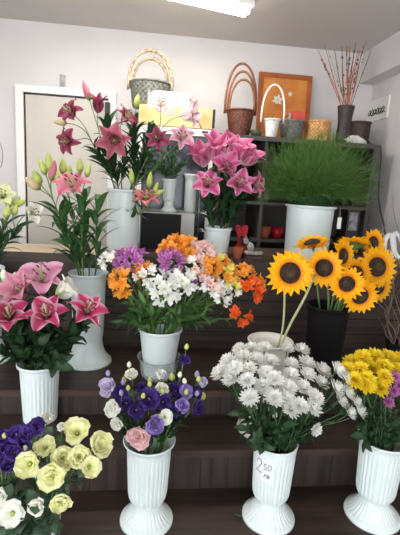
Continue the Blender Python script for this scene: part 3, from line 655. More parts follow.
# leafy sprays hanging round the pot
for i in range(16):
    th = pi+pi*i/15.; rr = .13+rnd(0, .09)
    p = Vec((c7.x+rr*1.25*cos(th)+.02, 2.03+rr*.7*sin(th), c7p.z+VASES['V7']['h']+rnd(.03, .16)))
    root = thing('alstroemeria_greenery', 'leafy green alstroemeria shoot around the white pot rim', 'greenery', c7p+Vec((0, 0, .06)), 'leafy shoots in the white pot')
    pts = stem_path('V7', p, N((cos(th), sin(th)*.6, .5)), spread=1, low=.3); MB().tube(pts, .0025, 5).build('stem', M['stem'], root)
    l = MB(); leaves(l, pts, 9, .095, .011, .0, 1.0, 1.3); l.build('leaves', M['leafb' if i % 2 else 'leaf'], root)

# ------------------------------------------------------------------ sunflowers
M['disc'] = mat('sunflower_disc', (26, 15, 10), (58, 34, 18), .9, 60, bump=.6)
M['disc2'] = mat('sunflower_disc_eye', (46, 36, 18), (74, 60, 28), .9, 80, bump=.5)
def sunflower(vk, label, px, py, dy, rpx, face, via=None, nleaf=1, rad=.0055, stemm='stem'):
    v = VASES[vk]; p = at(px, py, v['c'].y+dy); r = rpx*mpp(p); ax = N(face); a, b = axes(ax)
    root = thing('sunflower', label, 'sunflower', v['c']+Vec((0, 0, v['h']*.3)), 'sunflowers')
    rd0 = r*.45
    s = MB(); P = [(rd0*1.02, -.2*rd0)] + [(rd0*cos(t*pi/2)+.0004, rd0*.42*sin(t*pi/2)) for t in [i/7 for i in range(8)]]
    s.lathe(P, p, 28, axis=ax); s.k = 1; s.lathe([(rd0*.45, 0), (rd0*.42, rd0*.06), (.0005, rd0*.1)], p+ax*(rd0*.37), 20, axis=ax, cap0=False)
    s.build('disc', [M['disc'], M['disc2']], root)
    m = MB()
    for lay, (cnt, aa, l0) in enumerate(((21, 1.5, .62), (19, 1.3, .56))):
        for i in range(cnt):
            th = 2*pi*(i+.5*lay)/cnt+rnd(-.06, .06); rd = a*cos(th)+b*sin(th)
            m.petal(p+rd*(rd0*.92)-ax*(rd0*.1*(1-lay)), ax, rd, r*l0*rnd(.9, 1.1), r*.14*rnd(.85, 1.15), aa+rnd(-.15, .15), aa+rnd(-.25, .2), 'point', .3, 5, 2)
    m.build('petals', PM['sun'], root)
    k = MB()
    for i in range(18):
        th = 2*pi*i/18+rnd(-.1, .1); rd = a*cos(th)+b*sin(th)
        k.petal(p-ax*(rd0*.42)+rd*(rd0*.5), ax, rd, r*.48*rnd(.8, 1.1), r*.09, 1.5, 1.1, 'point', .2, 4, 2)
    k.lathe([(.006, -rd0*.75), (rd0*.5, -rd0*.55), (rd0*.98, -rd0*.22), (rd0*.98, -rd0*.1)], p, 20, axis=ax)
    k.build('sepals', M['leafb'], root)
    q = p-ax*(rd0*.7)
    if via:
        vv = at(*via); pts0 = stem_path(vk, vv, N((q-vv)+(vv-v['c'])), low=.25, n=6); dL = (q-vv).length
        pts = pts0[:-1]+bez(vv, vv+N(q-v['c'])*(dL*.4), q-ax*(dL*.45), q+ax*.006, 7)
    else: pts = stem_path(vk, q+ax*.006, ax, bend=.4, low=.25)
    MB().tube(pts, rad, 8).build('stem', M[stemm], root)
    if nleaf:
        l = MB(); leaves(l, pts, nleaf, .075, .028, .62, .85, 1.2, .7); l.build('leaf', M['leafb'], root)
SF = sunflower
SF('V8', 'large sunflower facing front on its own, left of the others', 290, 273, -.0, 24, (-.05, -.96, .2), None, 2, .005, 'stemp')
SF('V8', 'sunflower on thick pale stem, left front of the right cluster', 324, 268, .08, 20, (-.15, -.9, .25), (309, 288, 1.78), 0, .006, 'stemp')
SF('V9', 'sunflower seen edge-on at upper left of the cluster', 312, 243, .02, 18, (-.35, -.12, .95), None, 0)
SF('V9', 'oval sunflower turned half right, top middle of the cluster', 343, 256, -.1, 18, (.55, -.8, .15), None, 0)
SF('V9', 'sunflower seen from behind showing its green back', 353, 245, .03, 18, (.1, .5, .85), None, 1)
SF('V9', 'small sunflower with dark disc at upper right', 373, 243, .08, 15, (.3, -.9, .15), None, 0)
SF('V9', 'large sunflower facing front, right side of the cluster', 377, 267, -.08, 22, (.1, -.95, .2), None, 0)
SF('V9', 'sunflower tilted down-left in the middle of the cluster', 347, 284, -.2, 18, (-.6, -.65, .4), None, 0)
SF('V9', 'lowest sunflower of the cluster, facing front', 360, 296, -.16, 19, (-.05, -.97, -.1), None, 0)
SF('V9', 'sunflower at lower right, half behind the lowest one', 378, 288, -.04, 16, (.15, -.95, -.1), None, 0)
SF('V9', 'half-hidden sunflower in the middle behind the tilted one', 356, 272, -.1, 16, (-.1, -.7, .6), None, 0)

# ------------------------------------------------------------------ chrysanthemums
def mum_head(mb, p, ax, r, np_=(18, 17, 15, 12, 8), flat=.8):
    r *= 1.14
    a, b = axes(ax)
    for k, cnt in enumerate(np_):
        f = k/(len(np_)-1); ang = 1.62-1.25*f
        for i in range(cnt):
            th = 2*pi*i/cnt+k*.37+rnd(-.1, .1); rd = a*cos(th)+b*sin(th)
            mb.petal(p+ax*(r*.22*f), ax, rd, r*(1-.42*f)*rnd(.88, 1.1), r*.12*(1-.15*f), ang+rnd(-.1, .1), ang-.55*(1-f*.5)+rnd(-.15, .1), 'strap', .45, 4, 2)
    return mb
def mum(vk, label, px, py, dy, rpx, face, pm, grp, nl=3, m='leafd', np_=(18, 17, 15, 12, 8), leafL=.055):
    v = VASES[vk]; p = at(px, py, v['c'].y+dy); r = rpx*mpp(p); ax = N(face)
    root = thing('chrysanthemum', label, 'chrysanthemum', v['c']+Vec((0, 0, v['h']*.4)), grp)
    mum_head(MB(), p, ax, r, np_).build('bloom', PM[pm], root)
    c = MB().lathe([(.003, -r*.25), (r*.3, -r*.1), (r*.38, 0)], p, 12, axis=ax); 
    pts = stem_path(vk, p-ax*(r*.05), N(Vec((0, 0, 1))+ax*.6), spread=.95, low=.4)
    c.tube(pts, .0024, 5); c.build('stem', M['stemd'], root)
    l = MB()
    leaves(l, pts, nl+1, leafL, leafL*.25, .05, .75, 1.2, .6, 'leaf'); l.build('leaves', M[m], root)
ORD = ['leftmost', 'second from left', 'third from left', 'fourth from left', 'fifth from left', 'sixth from left', 'seventh from left', 'eighth from left', 'ninth from left', 'tenth from left']
def mrow(vk, kind, row, pts, dy, r, face, pm, grp, **k):
    pts = sorted(pts)
    for i, (x, y) in enumerate(pts):
        cx = (x-VASES[vk].get('cx', x))/60
        mum(vk, f'{kind}, {ORD[i]} in the {row}', x, y, dy+rnd(-.015, .015), r*rnd(.93, 1.07), (face[0]+cx*.7, face[1], face[2]), pm, grp, **k)
VASES['V3']['cx'] = 280; VASES['V4']['cx'] = 385
W = 'white chrysanthemum, price-tagged vase'; GW = 'white chrysanthemums in the price-tagged vase'
mrow('V3', W, 'far back row', [(240, 351), (252, 349), (264, 349), (287, 350), (301, 351)], .16, 8, (0, -.25, 1), 'mumw', GW)
mrow('V3', W, 'upper row', [(221, 374), (229, 363), (243, 359), (256, 361), (270, 363), (291, 366), (306, 365), (321, 372)], .07, 9.5, (0, -.28, 1), 'mumw', GW)
mrow('V3', W, 'second row from top', [(236, 369), (232, 380), (249, 371), (266, 374), (290, 377), (307, 376), (320, 384)], .0, 9.5, (0, -.32, .95), 'mumw', GW)
mrow('V3', W, 'middle row', [(248, 382), (263, 388), (274, 380), (287, 389), (302, 389)], -.05, 10, (0, -.4, .92), 'mumw', GW)
mrow('V3', W, 'lowest row', [(250, 399), (274, 399), (285, 401), (299, 407), (314, 399), (312, 409), (290, 411)], -.09, 10, (0, -.5, .85), 'mumw', GW)
mrow('V3', W, 'spray leaning right', [(336, 371), (345, 379), (335, 389), (346, 393), (339, 401), (354, 402), (348, 413), (358, 411)], -.03, 9.2, (.2, -.5, .85), 'mumw', GW)
mum('V3', 'small white chrysanthemum hanging low alone, right under the dome', 315, 429, -.1, 7, (.4, -.85, .1), 'mumw', GW, 2)
YW = 'yellow chrysanthemum at right'; GY = 'yellow chrysanthemums in the right vase'
mrow('V4', YW, 'top row', [(352, 364), (363, 359), (374, 357), (387, 359), (398, 361), (410, 362)], .06, 9, (0, -.35, .92), 'mumy', GY)
mrow('V4', YW, 'middle row', [(347, 371), (359, 371), (371, 369), (383, 368), (395, 371), (407, 373)], .0, 9.5, (0, -.45, .88), 'mumy', GY)
mrow('V4', YW, 'lowest row', [(355, 381), (366, 380), (379, 389), (384, 378), (366, 386)], -.06, 9.5, (0, -.6, .8), 'mumy', GY)
P_ = 'purple chrysanthemum'; GP = 'purple chrysanthemums in the right vase'
mrow('V4', P_, 'cluster at right edge', [(394, 377), (399, 386), (388, 402), (393, 391), (405, 392), (408, 380)], -.08, 6.5, (0, -.8, .5), 'mump', GP, np_=(12, 10, 8, 5))
for vk, cnt, lb, xr, grp in (('V3', 15, 'dark leafy chrysanthemum shoot below the white blooms', (-.15, .17), 'leafy shoots in price-tagged vase'), ('V4', 9, 'dark leafy chrysanthemum shoot below the yellow blooms', (-.14, .1), 'leafy shoots in the right vase')):
    v = VASES[vk]
    for i in range(cnt):
        x = v['c'].x+xr[0]+(xr[1]-xr[0])*(i+.5)/cnt+rnd(-.02, .02); p = Vec((x, v['c'].y-.02+rnd(-.09, .08), v['c'].z+v['h']+rnd(.03, .13)))
        root = thing('chrysanthemum_greenery', lb, 'greenery', v['c']+Vec((0, 0, v['h']*.4)), grp)
        pts = stem_path(vk, p, N((x-v['c'].x, -.05, .12)), spread=1, low=.4); MB().tube(pts, .0024, 5).build('stem', M['stemd'], root)
        l = MB(); leaves(l, pts, 11, .062, .015, .0, 1.0, 1.3, .6, 'leaf'); l.build('leaves', M['leafd'], root)

# ------------------------------------------------------------------ lisianthus
def lis_bloom(root, p, ax, r, pm, op=.8):
    r *= {'lisp': .93, 'lisy': .92, 'lisl': .95}.get(pm, 1.02)
    a, b = axes(ax); mb = MB(); c0 = p-ax*(r*.55)
    lay = ((5, 1.0, 1.0), (5, .9, .8)) if (pm == 'lisy' and op > .5 and R.random() < .75) or (pm == 'lisw' and op > .8) else None
    for k, (cnt, ln, o2) in enumerate(lay or ((5, 1.0, 1.0), (5, .93, .74), (5, .8, .5), (3, .6, .3))):
        for i in range(cnt):
            th = 2*pi*i/cnt+k*.63+rnd(-.12, .12); rd = a*cos(th)+b*sin(th)
            mb.petal(c0+rd*(r*.05), ax, rd, r*1.4*ln*rnd(.9, 1.1), r*.66*ln*rnd(.9, 1.1), .35*o2, (.35+1.3*op)*o2*rnd(.8, 1.15), 'round', .28, 9, 6, wave=.07 if lay and pm == 'lisw' else .14, ph=rnd(0, 6), pw=1.25, twist=rnd(-.25, .25))
    o = mb.build('bloom', PM[pm], root)
    s = MB(); s.ball(c0+ax*(r*.35), r*.13, 6, 1.3, axis=ax); s.build('flower_eye', M['bud'] if pm[:4] != 'lisk' else M['anthy'], o)
    return c0
def lis(vk, label, px, py, dy, rpx, face, pm, op=.8, buds=(), nl=4, grp=None, m='leafg'):
    v = VASES[vk]; p = at(px, py, v['c'].y+dy); r = rpx*mpp(p); ax = N(face)
    root = thing('lisianthus', label, 'lisianthus', v['c']+Vec((0, 0, v['h']*.4)), grp)
    q = lis_bloom(root, p, ax, r, pm, op)
    k = MB(); k.lathe([(.002, -.004), (r*.2, r*.02), (r*.26, r*.2)], q, 10, axis=ax)
    pts = stem_path(vk, q, N(Vec((0, 0, 1))+ax*.8), spread=.95, low=.4); k.tube(pts, .0022, 5)
    for (bx, by, bl, bw, bm) in buds:
        bp = at(bx, by, v['c'].y+dy); kk = mpp(bp); bax = N((rnd(-.2, .2), -.1, 1)); e = bud(root, bp+bax*(bl*kk*.5), bax, bl*kk, bw*kk, bm)
        j = pts[-3]; d = (e-j).length; k.tube(bez(j, j+Vec((0, 0, d*.3)), e-bax*(d*.4), e+bax*.002, 6), .0013, 4)
    k.build('stem', M['stem'], root)
    if nl:
        l = MB(); leaves(l, pts, nl, .05, .016, .05, .8, 1., .6, 'leaf'); l.build('leaves', M[m], root)
G = 'lisianthus in the front centre-left vase'
def LB(label, x, y, dy, r, fc, pm, op=.8, buds=()): lis('V2', label, x, y, dy, r, fc, pm, op, list(buds) or ([(x+rnd(-9, 9), y-rnd(11, 17), 7, 2.2, R.choice(['bud', 'budv', 'budw']))] if y < 412 else []), 5, G, 'leafd')
LB('silvery lilac lisianthus at far left of front vase', 109, 387, .02, 9, (-.6, -.6, .5), 'liss', .9)
LB('white lisianthus near top left of the front vase', 132, 376, .08, 7, (-.1, -.4, .9), 'lisw', .5)
LB('white lisianthus drooping at left, upper of two', 114, 408, -.03, 9, (-.5, -.8, .3), 'lisw', .6)
LB('white lisianthus drooping at left, lower of two', 118, 423, -.05, 8, (-.5, -.85, .1), 'lisw', .5)
LB('dark purple lisianthus, upper left in the front vase', 121, 393, .03, 9, (-.3, -.7, .6), 'lisp', .8)
LB('dark purple lisianthus behind white drooping pair', 126, 403, -.01, 8, (-.2, -.8, .5), 'lisp', .8)
LB('purple lisianthus left of the largest one', 136, 410, -.05, 9, (-.1, -.9, .3), 'lisp', .8)
LB('largest dark purple lisianthus, middle of front vase', 149, 399, -.04, 11, (0, -.85, .45), 'lisp', .9)
LB('dark purple lisianthus right of the largest one', 163, 402, -.03, 9, (.1, -.8, .5), 'lisp', .8)
LB('white lisianthus at middle top of front vase', 162, 390, .0, 7, (0, -.6, .8), 'lisw', .5)
LB('pale lisianthus higher at middle back of front vase', 161, 376, .08, 6.5, (0, -.5, .9), 'lisw', .4, [(172, 377, 10, 3, 'bud')])
LB('lilac-purple lisianthus with swirled petals, low front', 155, 424, -.09, 11, (.05, -.95, .25), 'lisl', .6)
LB('small white lisianthus beside low swirled lilac one', 165, 417, -.07, 7, (.2, -.85, .4), 'lisw', 1.0)
LB('pink lisianthus resting on the vase rim', 139, 437, -.1, 11, (-.15, -.95, .2), 'lisk', 1.0)
LB('dark purple lisianthus, upper right of front vase', 176, 391, .02, 9, (.2, -.7, .6), 'lisp', .7)
LB('lilac lisianthus right of dark purple one, near top', 186, 392, .0, 8, (.3, -.75, .5), 'lisl', .7)
LB('dark purple lisianthus at far upper right of front vase', 195, 393, .02, 7, (.5, -.6, .5), 'lisp', .6)
LB('silver-lilac lisianthus swirled, right of front vase', 182, 405, -.04, 9, (.3, -.85, .35), 'lisl', .6)
LB('dark purple lisianthus at lower right of front vase', 197, 408, -.02, 8, (.5, -.75, .2), 'lisp', .7)
LB('purple lisianthus standing highest on a long stem', 184, 361, .05, 8, (.2, -.4, .9), 'lisp', .5)
LB('pale budding lisianthus at far right of front vase', 201, 383, .04, 6, (.5, -.5, .6), 'liss', .4, [(203, 396, 9, 3, 'bud'), (197, 374, 8, 2.5, 'budv')])
LB('dark purple lisianthus at centre back of front vase', 143, 389, .05, 8, (-.1, -.5, .8), 'lisp', .6, [(150, 380, 8, 2.2, 'bud'), (124, 380, 8, 2.2, 'bud')])
LB('dark purple lisianthus low at right behind lilac one', 172, 412, -.03, 8, (.2, -.85, .4), 'lisp', .7)
G = 'cream, white and purple lisianthus at bottom left'
def LC(label, x, y, dy, r, fc, pm, op=.8, buds=()): lis('V1', label, x, y, dy, r, fc, pm, op, buds, 4, G)
LC('cream lisianthus cup with green eye, leftmost of cream ones', 29, 464, -.03, 14, (-.1, -.85, .5), 'lisy', .75)
LC('cream lisianthus, lower centre cup with dark eye', 53, 476, -.05, 14, (.0, -.9, .4), 'lisy', .8)
LC('cream lisianthus at top left of the cream ones', 45, 447, .03, 11, (0, -.6, .8), 'lisy', .7)
LC('cream lisianthus in the middle of the cream ones', 63, 459, .0, 13, (.15, -.7, .65), 'lisy', .85)
LC('cream lisianthus ruffled at top, third from right', 77, 432, .06, 14, (.0, -.5, .85), 'lisy', .9)
LC('cream lisianthus ruffled, centre right', 79, 457, .0, 12, (.2, -.75, .6), 'lisy', .8)
LC('cream lisianthus ruffled, lower right of centre', 90, 467, -.02, 11, (.4, -.75, .4), 'lisy', .8)
LC('cream lisianthus, rightmost and half turned away', 98, 445, .04, 14, (.55, -.45, .5), 'lisy', .7)
LC('cream lisianthus hanging lowest, closed cup', 61, 500, -.08, 13, (.1, -.9, .1), 'lisy', .45)
LC('white lisianthus with yellow eye, bottom left', 12, 514, -.08, 12, (0, -.9, .4), 'lisw', .9)
LC('small white double lisianthus at bottom centre of corner vase', 37, 506, -.08, 9, (.0, -.9, .3), 'lisw', .6)
LC('white lisianthus cut by left edge', -1, 496, -.06, 10, (-.2, -.9, .3), 'lisw', .8)
LC('white half-open lisianthus at top of corner vase', 47, 420, .08, 7, (.2, -.3, .9), 'lisw', .4, [(31, 426, 11, 2.6, 'bud'), (24, 436, 7, 2.5, 'bud')])
LC('greenish white lisianthus bud near cream top', 62, 428, .08, 6, (.1, -.4, .9), 'lisw', .3, [(40, 433, 10, 3.5, 'budv')])
for i, (x, y, lb) in enumerate(((4, 437, 'dark purple lisianthus at upper left edge'), (16, 434, 'dark purple lisianthus, second from left in the purple row'), (28, 434, 'dark purple lisianthus, right end of the purple row'), (38, 426, 'dark purple lisianthus rising behind the cream ones'), (6, 449, 'dark purple lisianthus, left in the lower purple row'), (14, 452, 'dark purple lisianthus, lower purple row at middle'), (22, 446, 'dark purple lisianthus touching the leftmost cream cup'), (10, 463, 'lowest dark purple lisianthus at left'), (-3, 460, 'dark purple lisianthus cut by the left edge'))):
    LC(lb, x, y, .03-.01*(i % 3), 9, (-.1, -.7, .6), 'lisp', .8, [(5, 436, 8, 3, 'bud'), (25, 448, 7, 2.8, 'budw')][i % 2:i % 2+1] if i < 2 else ())
for i in range(10):
    v = VASES['V1']; x = v['c'].x-.1+.022*i; p = Vec((x, v['c'].y-.07+rnd(-.04, .06), v['c'].z+v['h']+rnd(.02, .12)))
    root = thing('lisianthus_greenery', 'grey-green leafy lisianthus shoot below the cream blooms', 'greenery', v['c']+Vec((0, 0, .14)), 'leafy shoots in the corner vase')
    pts = stem_path('V1', p, N((x-v['c'].x, -.05, .15)), spread=1, low=.4); MB().tube(pts, .0024, 5).build('stem', M['stem'], root)
    l = MB(); leaves(l, pts, 8, .055, .02, .0, 1.0, 1.1, .6, 'leaf'); l.build('leaves', M['leafg'], root)

# ------------------------------------------------------------------ fine grass in the large bucket
v = VASES['V12']; gb = thing('grass_bunch', 'dome of fine hair-like green grass in large white bucket', 'grass', v['c']+Vec((0, 0, v['h']*.5)), kind='stuff')
g = MB(); rimc = v['c']+Vec((0, 0, v['h']))
def ribbon(g, pts, w, sdv, tv):
    o = len(g.v); K = len(pts)-1
    for j, p in enumerate(pts):
        ww = w*(1-.55*j/K); g.v.append(p-sdv*ww); g.v.append(p+sdv*ww)
    for j in range(K):
        q = o+2*j; t0, t1 = tv[0]+(tv[1]-tv[0])*j/K, tv[0]+(tv[1]-tv[0])*(j+1)/K; g.quad([q, q+1, q+3, q+2], [(.3, t0), (.3, t0), (.3, t1), (.3, t1)])
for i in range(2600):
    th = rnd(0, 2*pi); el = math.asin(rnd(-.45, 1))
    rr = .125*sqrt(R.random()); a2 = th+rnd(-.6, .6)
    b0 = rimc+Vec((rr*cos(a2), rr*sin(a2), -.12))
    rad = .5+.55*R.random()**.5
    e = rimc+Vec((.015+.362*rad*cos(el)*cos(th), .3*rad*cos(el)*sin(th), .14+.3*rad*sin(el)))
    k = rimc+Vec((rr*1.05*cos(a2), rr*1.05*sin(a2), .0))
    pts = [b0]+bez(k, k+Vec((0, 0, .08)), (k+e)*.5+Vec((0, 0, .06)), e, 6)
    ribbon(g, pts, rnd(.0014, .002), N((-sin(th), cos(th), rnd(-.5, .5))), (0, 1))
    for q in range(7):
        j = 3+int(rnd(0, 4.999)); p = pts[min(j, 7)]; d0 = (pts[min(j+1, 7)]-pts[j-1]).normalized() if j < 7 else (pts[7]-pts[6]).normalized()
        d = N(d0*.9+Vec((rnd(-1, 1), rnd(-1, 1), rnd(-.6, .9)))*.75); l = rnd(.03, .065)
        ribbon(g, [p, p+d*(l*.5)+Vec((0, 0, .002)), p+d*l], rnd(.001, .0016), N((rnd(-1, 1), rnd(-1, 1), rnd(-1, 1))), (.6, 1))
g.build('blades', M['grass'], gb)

# ------------------------------------------------------------------ greenery in small vase on the microwave
for i, (px, py) in enumerate(((152, 160), (160, 150), (168, 147), (177, 150), (186, 160), (172, 160), (162, 165), (180, 166))):
    v = VASES['V13']; p = at(px, py, 2.74+.03*(i % 3-1)); root = thing('greenery_sprig', 'dark green leafy sprig in small vase on the microwave', 'greenery', v['c']+Vec((0, 0, .08)), 'sprigs in the small vase')
    pts = stem_path('V13', p, N((p.x-v['c'].x, 0, .15)), low=.45); MB().tube(pts, .002, 5).build('stem', M['stemd'], root)
    l = MB(); leaves(l, pts, 16, .07, .007, .0, 1., 1.2); l.build('leaves', M['leaf'], root)

# ------------------------------------------------------------------ baskets along the cabinet top
def basket(name, label, px, top, bot, rtop, rbot, y, z, m, wv=14, rows=10, amp=.003, group='baskets on the cabinet top', cat='basket'):
    c = Vec((at(px, bot, y).x, y, z)); h = at(px, top, y).z-z; wv = int(wv*1.6); rows = int(rows*1.7); amp *= .8
    root = thing(name, label, cat, c, group)
    P = [(rbot+(rtop-rbot)*(i/rows)**.85, h*i/rows) for i in range(rows+1)]
    full = P+[(rtop-.01, h), (rtop-.012, h*.8), (rbot-.004, .012), (.002, .012)]
    b = MB(); b.lathe(P, c, 96, weave=(wv, amp)); b.lathe([(rtop, h), (rtop-.012, h-.003), (rbot-.012, .012), (.002, .012)], c, 56, cap0=False)
    b.build('basket_body', m, root)
    MB().tube([c+Vec(((rtop+.001)*cos(a), (rtop+.001)*sin(a), h)) for a in [2*pi*i/40 for i in range(41)]], .007, 7).build('rim', m, root)
    return root, c, h
def hoop(root, c, z0, rx, ht, m, r=.006, y=0, tilt=0, name='handle', n=28, tw=0):
    pts = [Vec((c.x+rx*cos(pi-pi*i/n), c.y+y+tilt*sin(pi*i/n), c.z+z0+ht*sin(pi*i/n)**.8 if 0 < i < n else c.z+z0-.02)) for i in range(n+1)]
    mb = MB()
    if tw:
        for s in (0, pi): mb.tube([p+Vec((tw*.6*cos(i*1.3+s), tw*sin(i*1.3+s), tw*.6*cos(i*1.3+s))) for i, p in enumerate(pts)], r*.7, 6)
    else: mb.tube(pts, r, 7)
    return mb.build(name, m, root)
yb = 3.13
rt, c, h = basket('hoop_basket', 'dark brown wicker basket with three tall hoop handles', 239, 111, 134, .098, .068, yb, CZ, M['wicker'])
hoop(rt, c, h, .113, .33, M['wickhoop'], .0085, .02, .03); hoop(rt, c, h, .098, .265, M['wickhoop'], .0085, -.0, 0); hoop(rt, c, h, .09, .2, M['wickhoop'], .008, -.03, -.02)
cg = Vec((at(256, 132, 3.06).x, 3.06, CZ))
tag(MB().lathe([(.02, 0), (.036, .012), (.043, .03), (.042, .046), (.038, .047), (.036, .03), (.02, .012), (.002, .012)], cg, 28).build('bowl', M['gdk'], org=cg), 'small dark green bowl between brown and white baskets', 'bowl', 'pots on the cabinet top')
rt, c, h = basket('white_basket', 'small white wicker basket with one tall white hoop handle', 271, 120, 136, .052, .036, 3.05, CZ, M['wickw'], 10, 8, .002)
hoop(rt, c, h, .082, .235, M['wickw'], .007, 0, 0)
rt, c, h = basket('grey_basket', 'grey-green wicker basket behind the white one, red box inside', 291, 122, 138, .096, .065, 3.15, CZ, M['wickg'])
bx = c+Vec((.045, .0, .0)); b = MB().box((bx.x-.052, bx.y-.03, CZ+.04), (bx.x+.035, bx.y+.03, at(293, 111, 3.15).z))
tag(b.build('gift_box', M['red'], org=(bx.x, bx.y, CZ+.04), smooth=False), 'coral red box standing in the grey basket', 'box')
rt, c, h = basket('honey_basket', 'honey-coloured woven basket, wider at its bottom', 317.5, 122, 141, .078, .098, 3.12, CZ, M['wicko'], 12, 7, .004)
cv = Vec((at(342, 143, 3.1).x, 3.1, CZ)); vh = at(342, 106, 3.1).z-CZ
add_vase('VB', 'tapered_vase', 'dark brown tapered vase of dry sticks on cabinet top', cv, [(.052, 0), (.055, .003), (.05, vh*.25), (.046, vh*.45), (.05, vh*.7), (.06, vh*.97), (.062, vh)], M['vaseblk'])
rt, c, h = basket('dark_basket', 'low dark willow basket in the corner of cabinet top', 358, 123, 138, .082, .075, 3.3, CZ, M['wickd'], 14, 7, .003)
cpk = at(357, 140, 3.05); cpk = Vec((cpk.x, 3.05, CZ)); R2 = random.Random(5)
pk = MB(); n = 9
prof = [(.012, .0), (.036, .004), (.042, .02), (.034, .037), (.018, .05), (.004, .053)]
pk.lathe([(r, z) for r, z in prof], cpk, 20, cap0=True)
for q in range(len(pk.v)):
    vv = pk.v[q]; dxy = vv-cpk; pk.v[q] = Vec((cpk.x+dxy.x*1.95+.02*R2.uniform(-.5, .5)+dxy.z*-.5, cpk.y+dxy.y*1.0+.006*R2.uniform(-1, 1), max(CZ, CZ+dxy.z+(.01*R2.uniform(-1, 1) if dxy.z > .01 else 0))))
tag(pk.build('crumpled_package', M['silver'], org=cpk, smooth=False), 'crumpled silver-white package beside the dark vase of sticks', 'package')
# sticks
for i in range(26):
    col = ['twigr', 'twigw', 'twig', 'twigr'][i % 4]
    tx = [318, 325, 334, 341, 346, 349, 352, 355, 357, 359, 361, 363, 365, 367, 373][i % 15]+rnd(-2, 2); ty = 44+rnd(-4, 8)+(3 if tx < 340 else 0)
    e = at(tx, ty, 3.12+rnd(-.08, .1))
    if e.z > 2.585: e.z = 2.585-rnd(0, .02)
    if e.x > 1.57: e.x = 1.57
    root = thing('dry_stick', 'thin straight dry stick fanning from the tapered vase', 'stick', cv+Vec((0, 0, .03)), 'dry sticks in the tapered vase')
    a = rnd(0, 6.28); p0 = cv+Vec((.02*cos(a), .02*sin(a), .02)); p1 = cv+Vec(((e.x-cv.x)*.12+.015*cos(a), .02*sin(a), vh))
    MB().tube([p0, p1, (p1+e)*.5+Vec((rnd(-.008, .008), 0, 0)), e], [.0032, .003, .0026, .0016], 5).build('shaft', M[col], root)
    for j in range(3): MB().ball(p1+(e-p1)*rnd(.2, .9), .005 if i % 3 else .008, 5).build('knot', M['twig'], root)
# painting
pa = at(258, 72, 3.42); pd = at(310, 124, 3.42)
y0 = 3.4; px0, px1 = at(258, 100, y0).x, at(311, 100, y0).x; pz0, pz1 = CZ+.001, at(285, 73, y0).z
lean = .05
pt = thing('flower_painting', 'orange-brown painting of white flowers leaning on back wall', 'painting', ((px0+px1)/2, y0, CZ))
def lp(x, z, o=0.): return Vec((x, y0-.02+lean*(z-pz0)/(pz1-pz0)-o, z))
def lquad(mb, xa, za, xb, zb, o0, o1):
    mb.hexa([lp(xa, za, o1), lp(xb, za, o1), lp(xb, za, o0), lp(xa, za, o0), lp(xa, zb, o1), lp(xb, zb, o1), lp(xb, zb, o0), lp(xa, zb, o0)]); return mb
fw = .035; mf = mat('painting_frame', (146, 76, 34), (176, 98, 48), .5, 6)
f = MB(); lquad(f, px0, pz0, px1, pz0+fw, -.01, .012); lquad(f, px0, pz1-fw, px1, pz1, -.01, .012); lquad(f, px0, pz0+fw, px0+fw, pz1-fw, -.01, .012); lquad(f, px1-fw, pz0+fw, px1, pz1-fw, -.01, .012)
f.build('frame', mf, pt, False)
lquad(MB(), px0+fw, pz0+fw, px1-fw, pz1-fw, -.005, .004).build('canvas', mat('orange_canvas', (182, 100, 36), (216, 146, 66), .6, 5, pos=(.3, .7)), pt, False)
w = px1-px0; hh = pz1-pz0
for (u, v_, r) in ((.37, .62, .045), (.66, .40, .04), (.6, .72, .02)):
    q = lp(px0+u*w, pz0+v_*hh, .006); fl = MB()
    for i in range(6):
        th = i*pi/3+.3; fl.petal(q, Vec((0, -1, 0)), Vec((cos(th), 0, sin(th))), r, r*.25, radians(89), radians(89), 'lance', .02, 4, 2)
    fl.build('painted_flower', PM['whiteL'], pt)
for (u0_, v0_, u1_, v1_) in ((.2, .12, .42, .36), (.22, .12, .55, .3), (.2, .12, .33, .42), (.25, .12, .6, .42)):
    gs = MB(); a, b = lp(px0+u0_*w, pz0+v0_*hh, .006), lp(px0+u1_*w, pz0+v1_*hh, .006); gs.tube([a, (a+b)*.5+Vec((-.01, 0, .02)), b], .0025, 4); gs.build('painted_stem', M['black'], pt)

# pale hoop basket on the fridge
yb2 = 3.16
rt, c, h = basket('wreath_basket', 'pale wicker basket with twin hoop handles on the fridge', 150, 84, 101, .14, .12, yb2, fz, M['wickg'], 14, 6, .004, None)
hoop(rt, c, h-.03, .15, .24, M['wickp'], .012, -.03, 0, tw=.008); hoop(rt, c, h-.03, .122, .2, M['wickp'], .012, .02, 0, tw=.008)
ca, cb_ = at(148, 91, 3.02), at(190, 101, 3.02)
cr = MB().hexa([(ca.x, 3.02, fz), (cb_.x, 3.02, fz), (cb_.x, 3.035, fz), (ca.x, 3.035, fz), (ca.x, 3.03, at(148, 89, 3.02).z), (cb_.x, 3.03, at(190, 93, 3.02).z), (cb_.x, 3.036, at(190, 93, 3.02).z), (ca.x, 3.036, at(148, 89, 3.02).z)])
tag(cr.build('paper_card', mat('greyish_card', (196, 190, 182), (206, 200, 192), .8, 6), org=(ca.x, 3.02, fz), smooth=False), 'pale paper card in front of the twin-hoop basket on fridge', 'card')

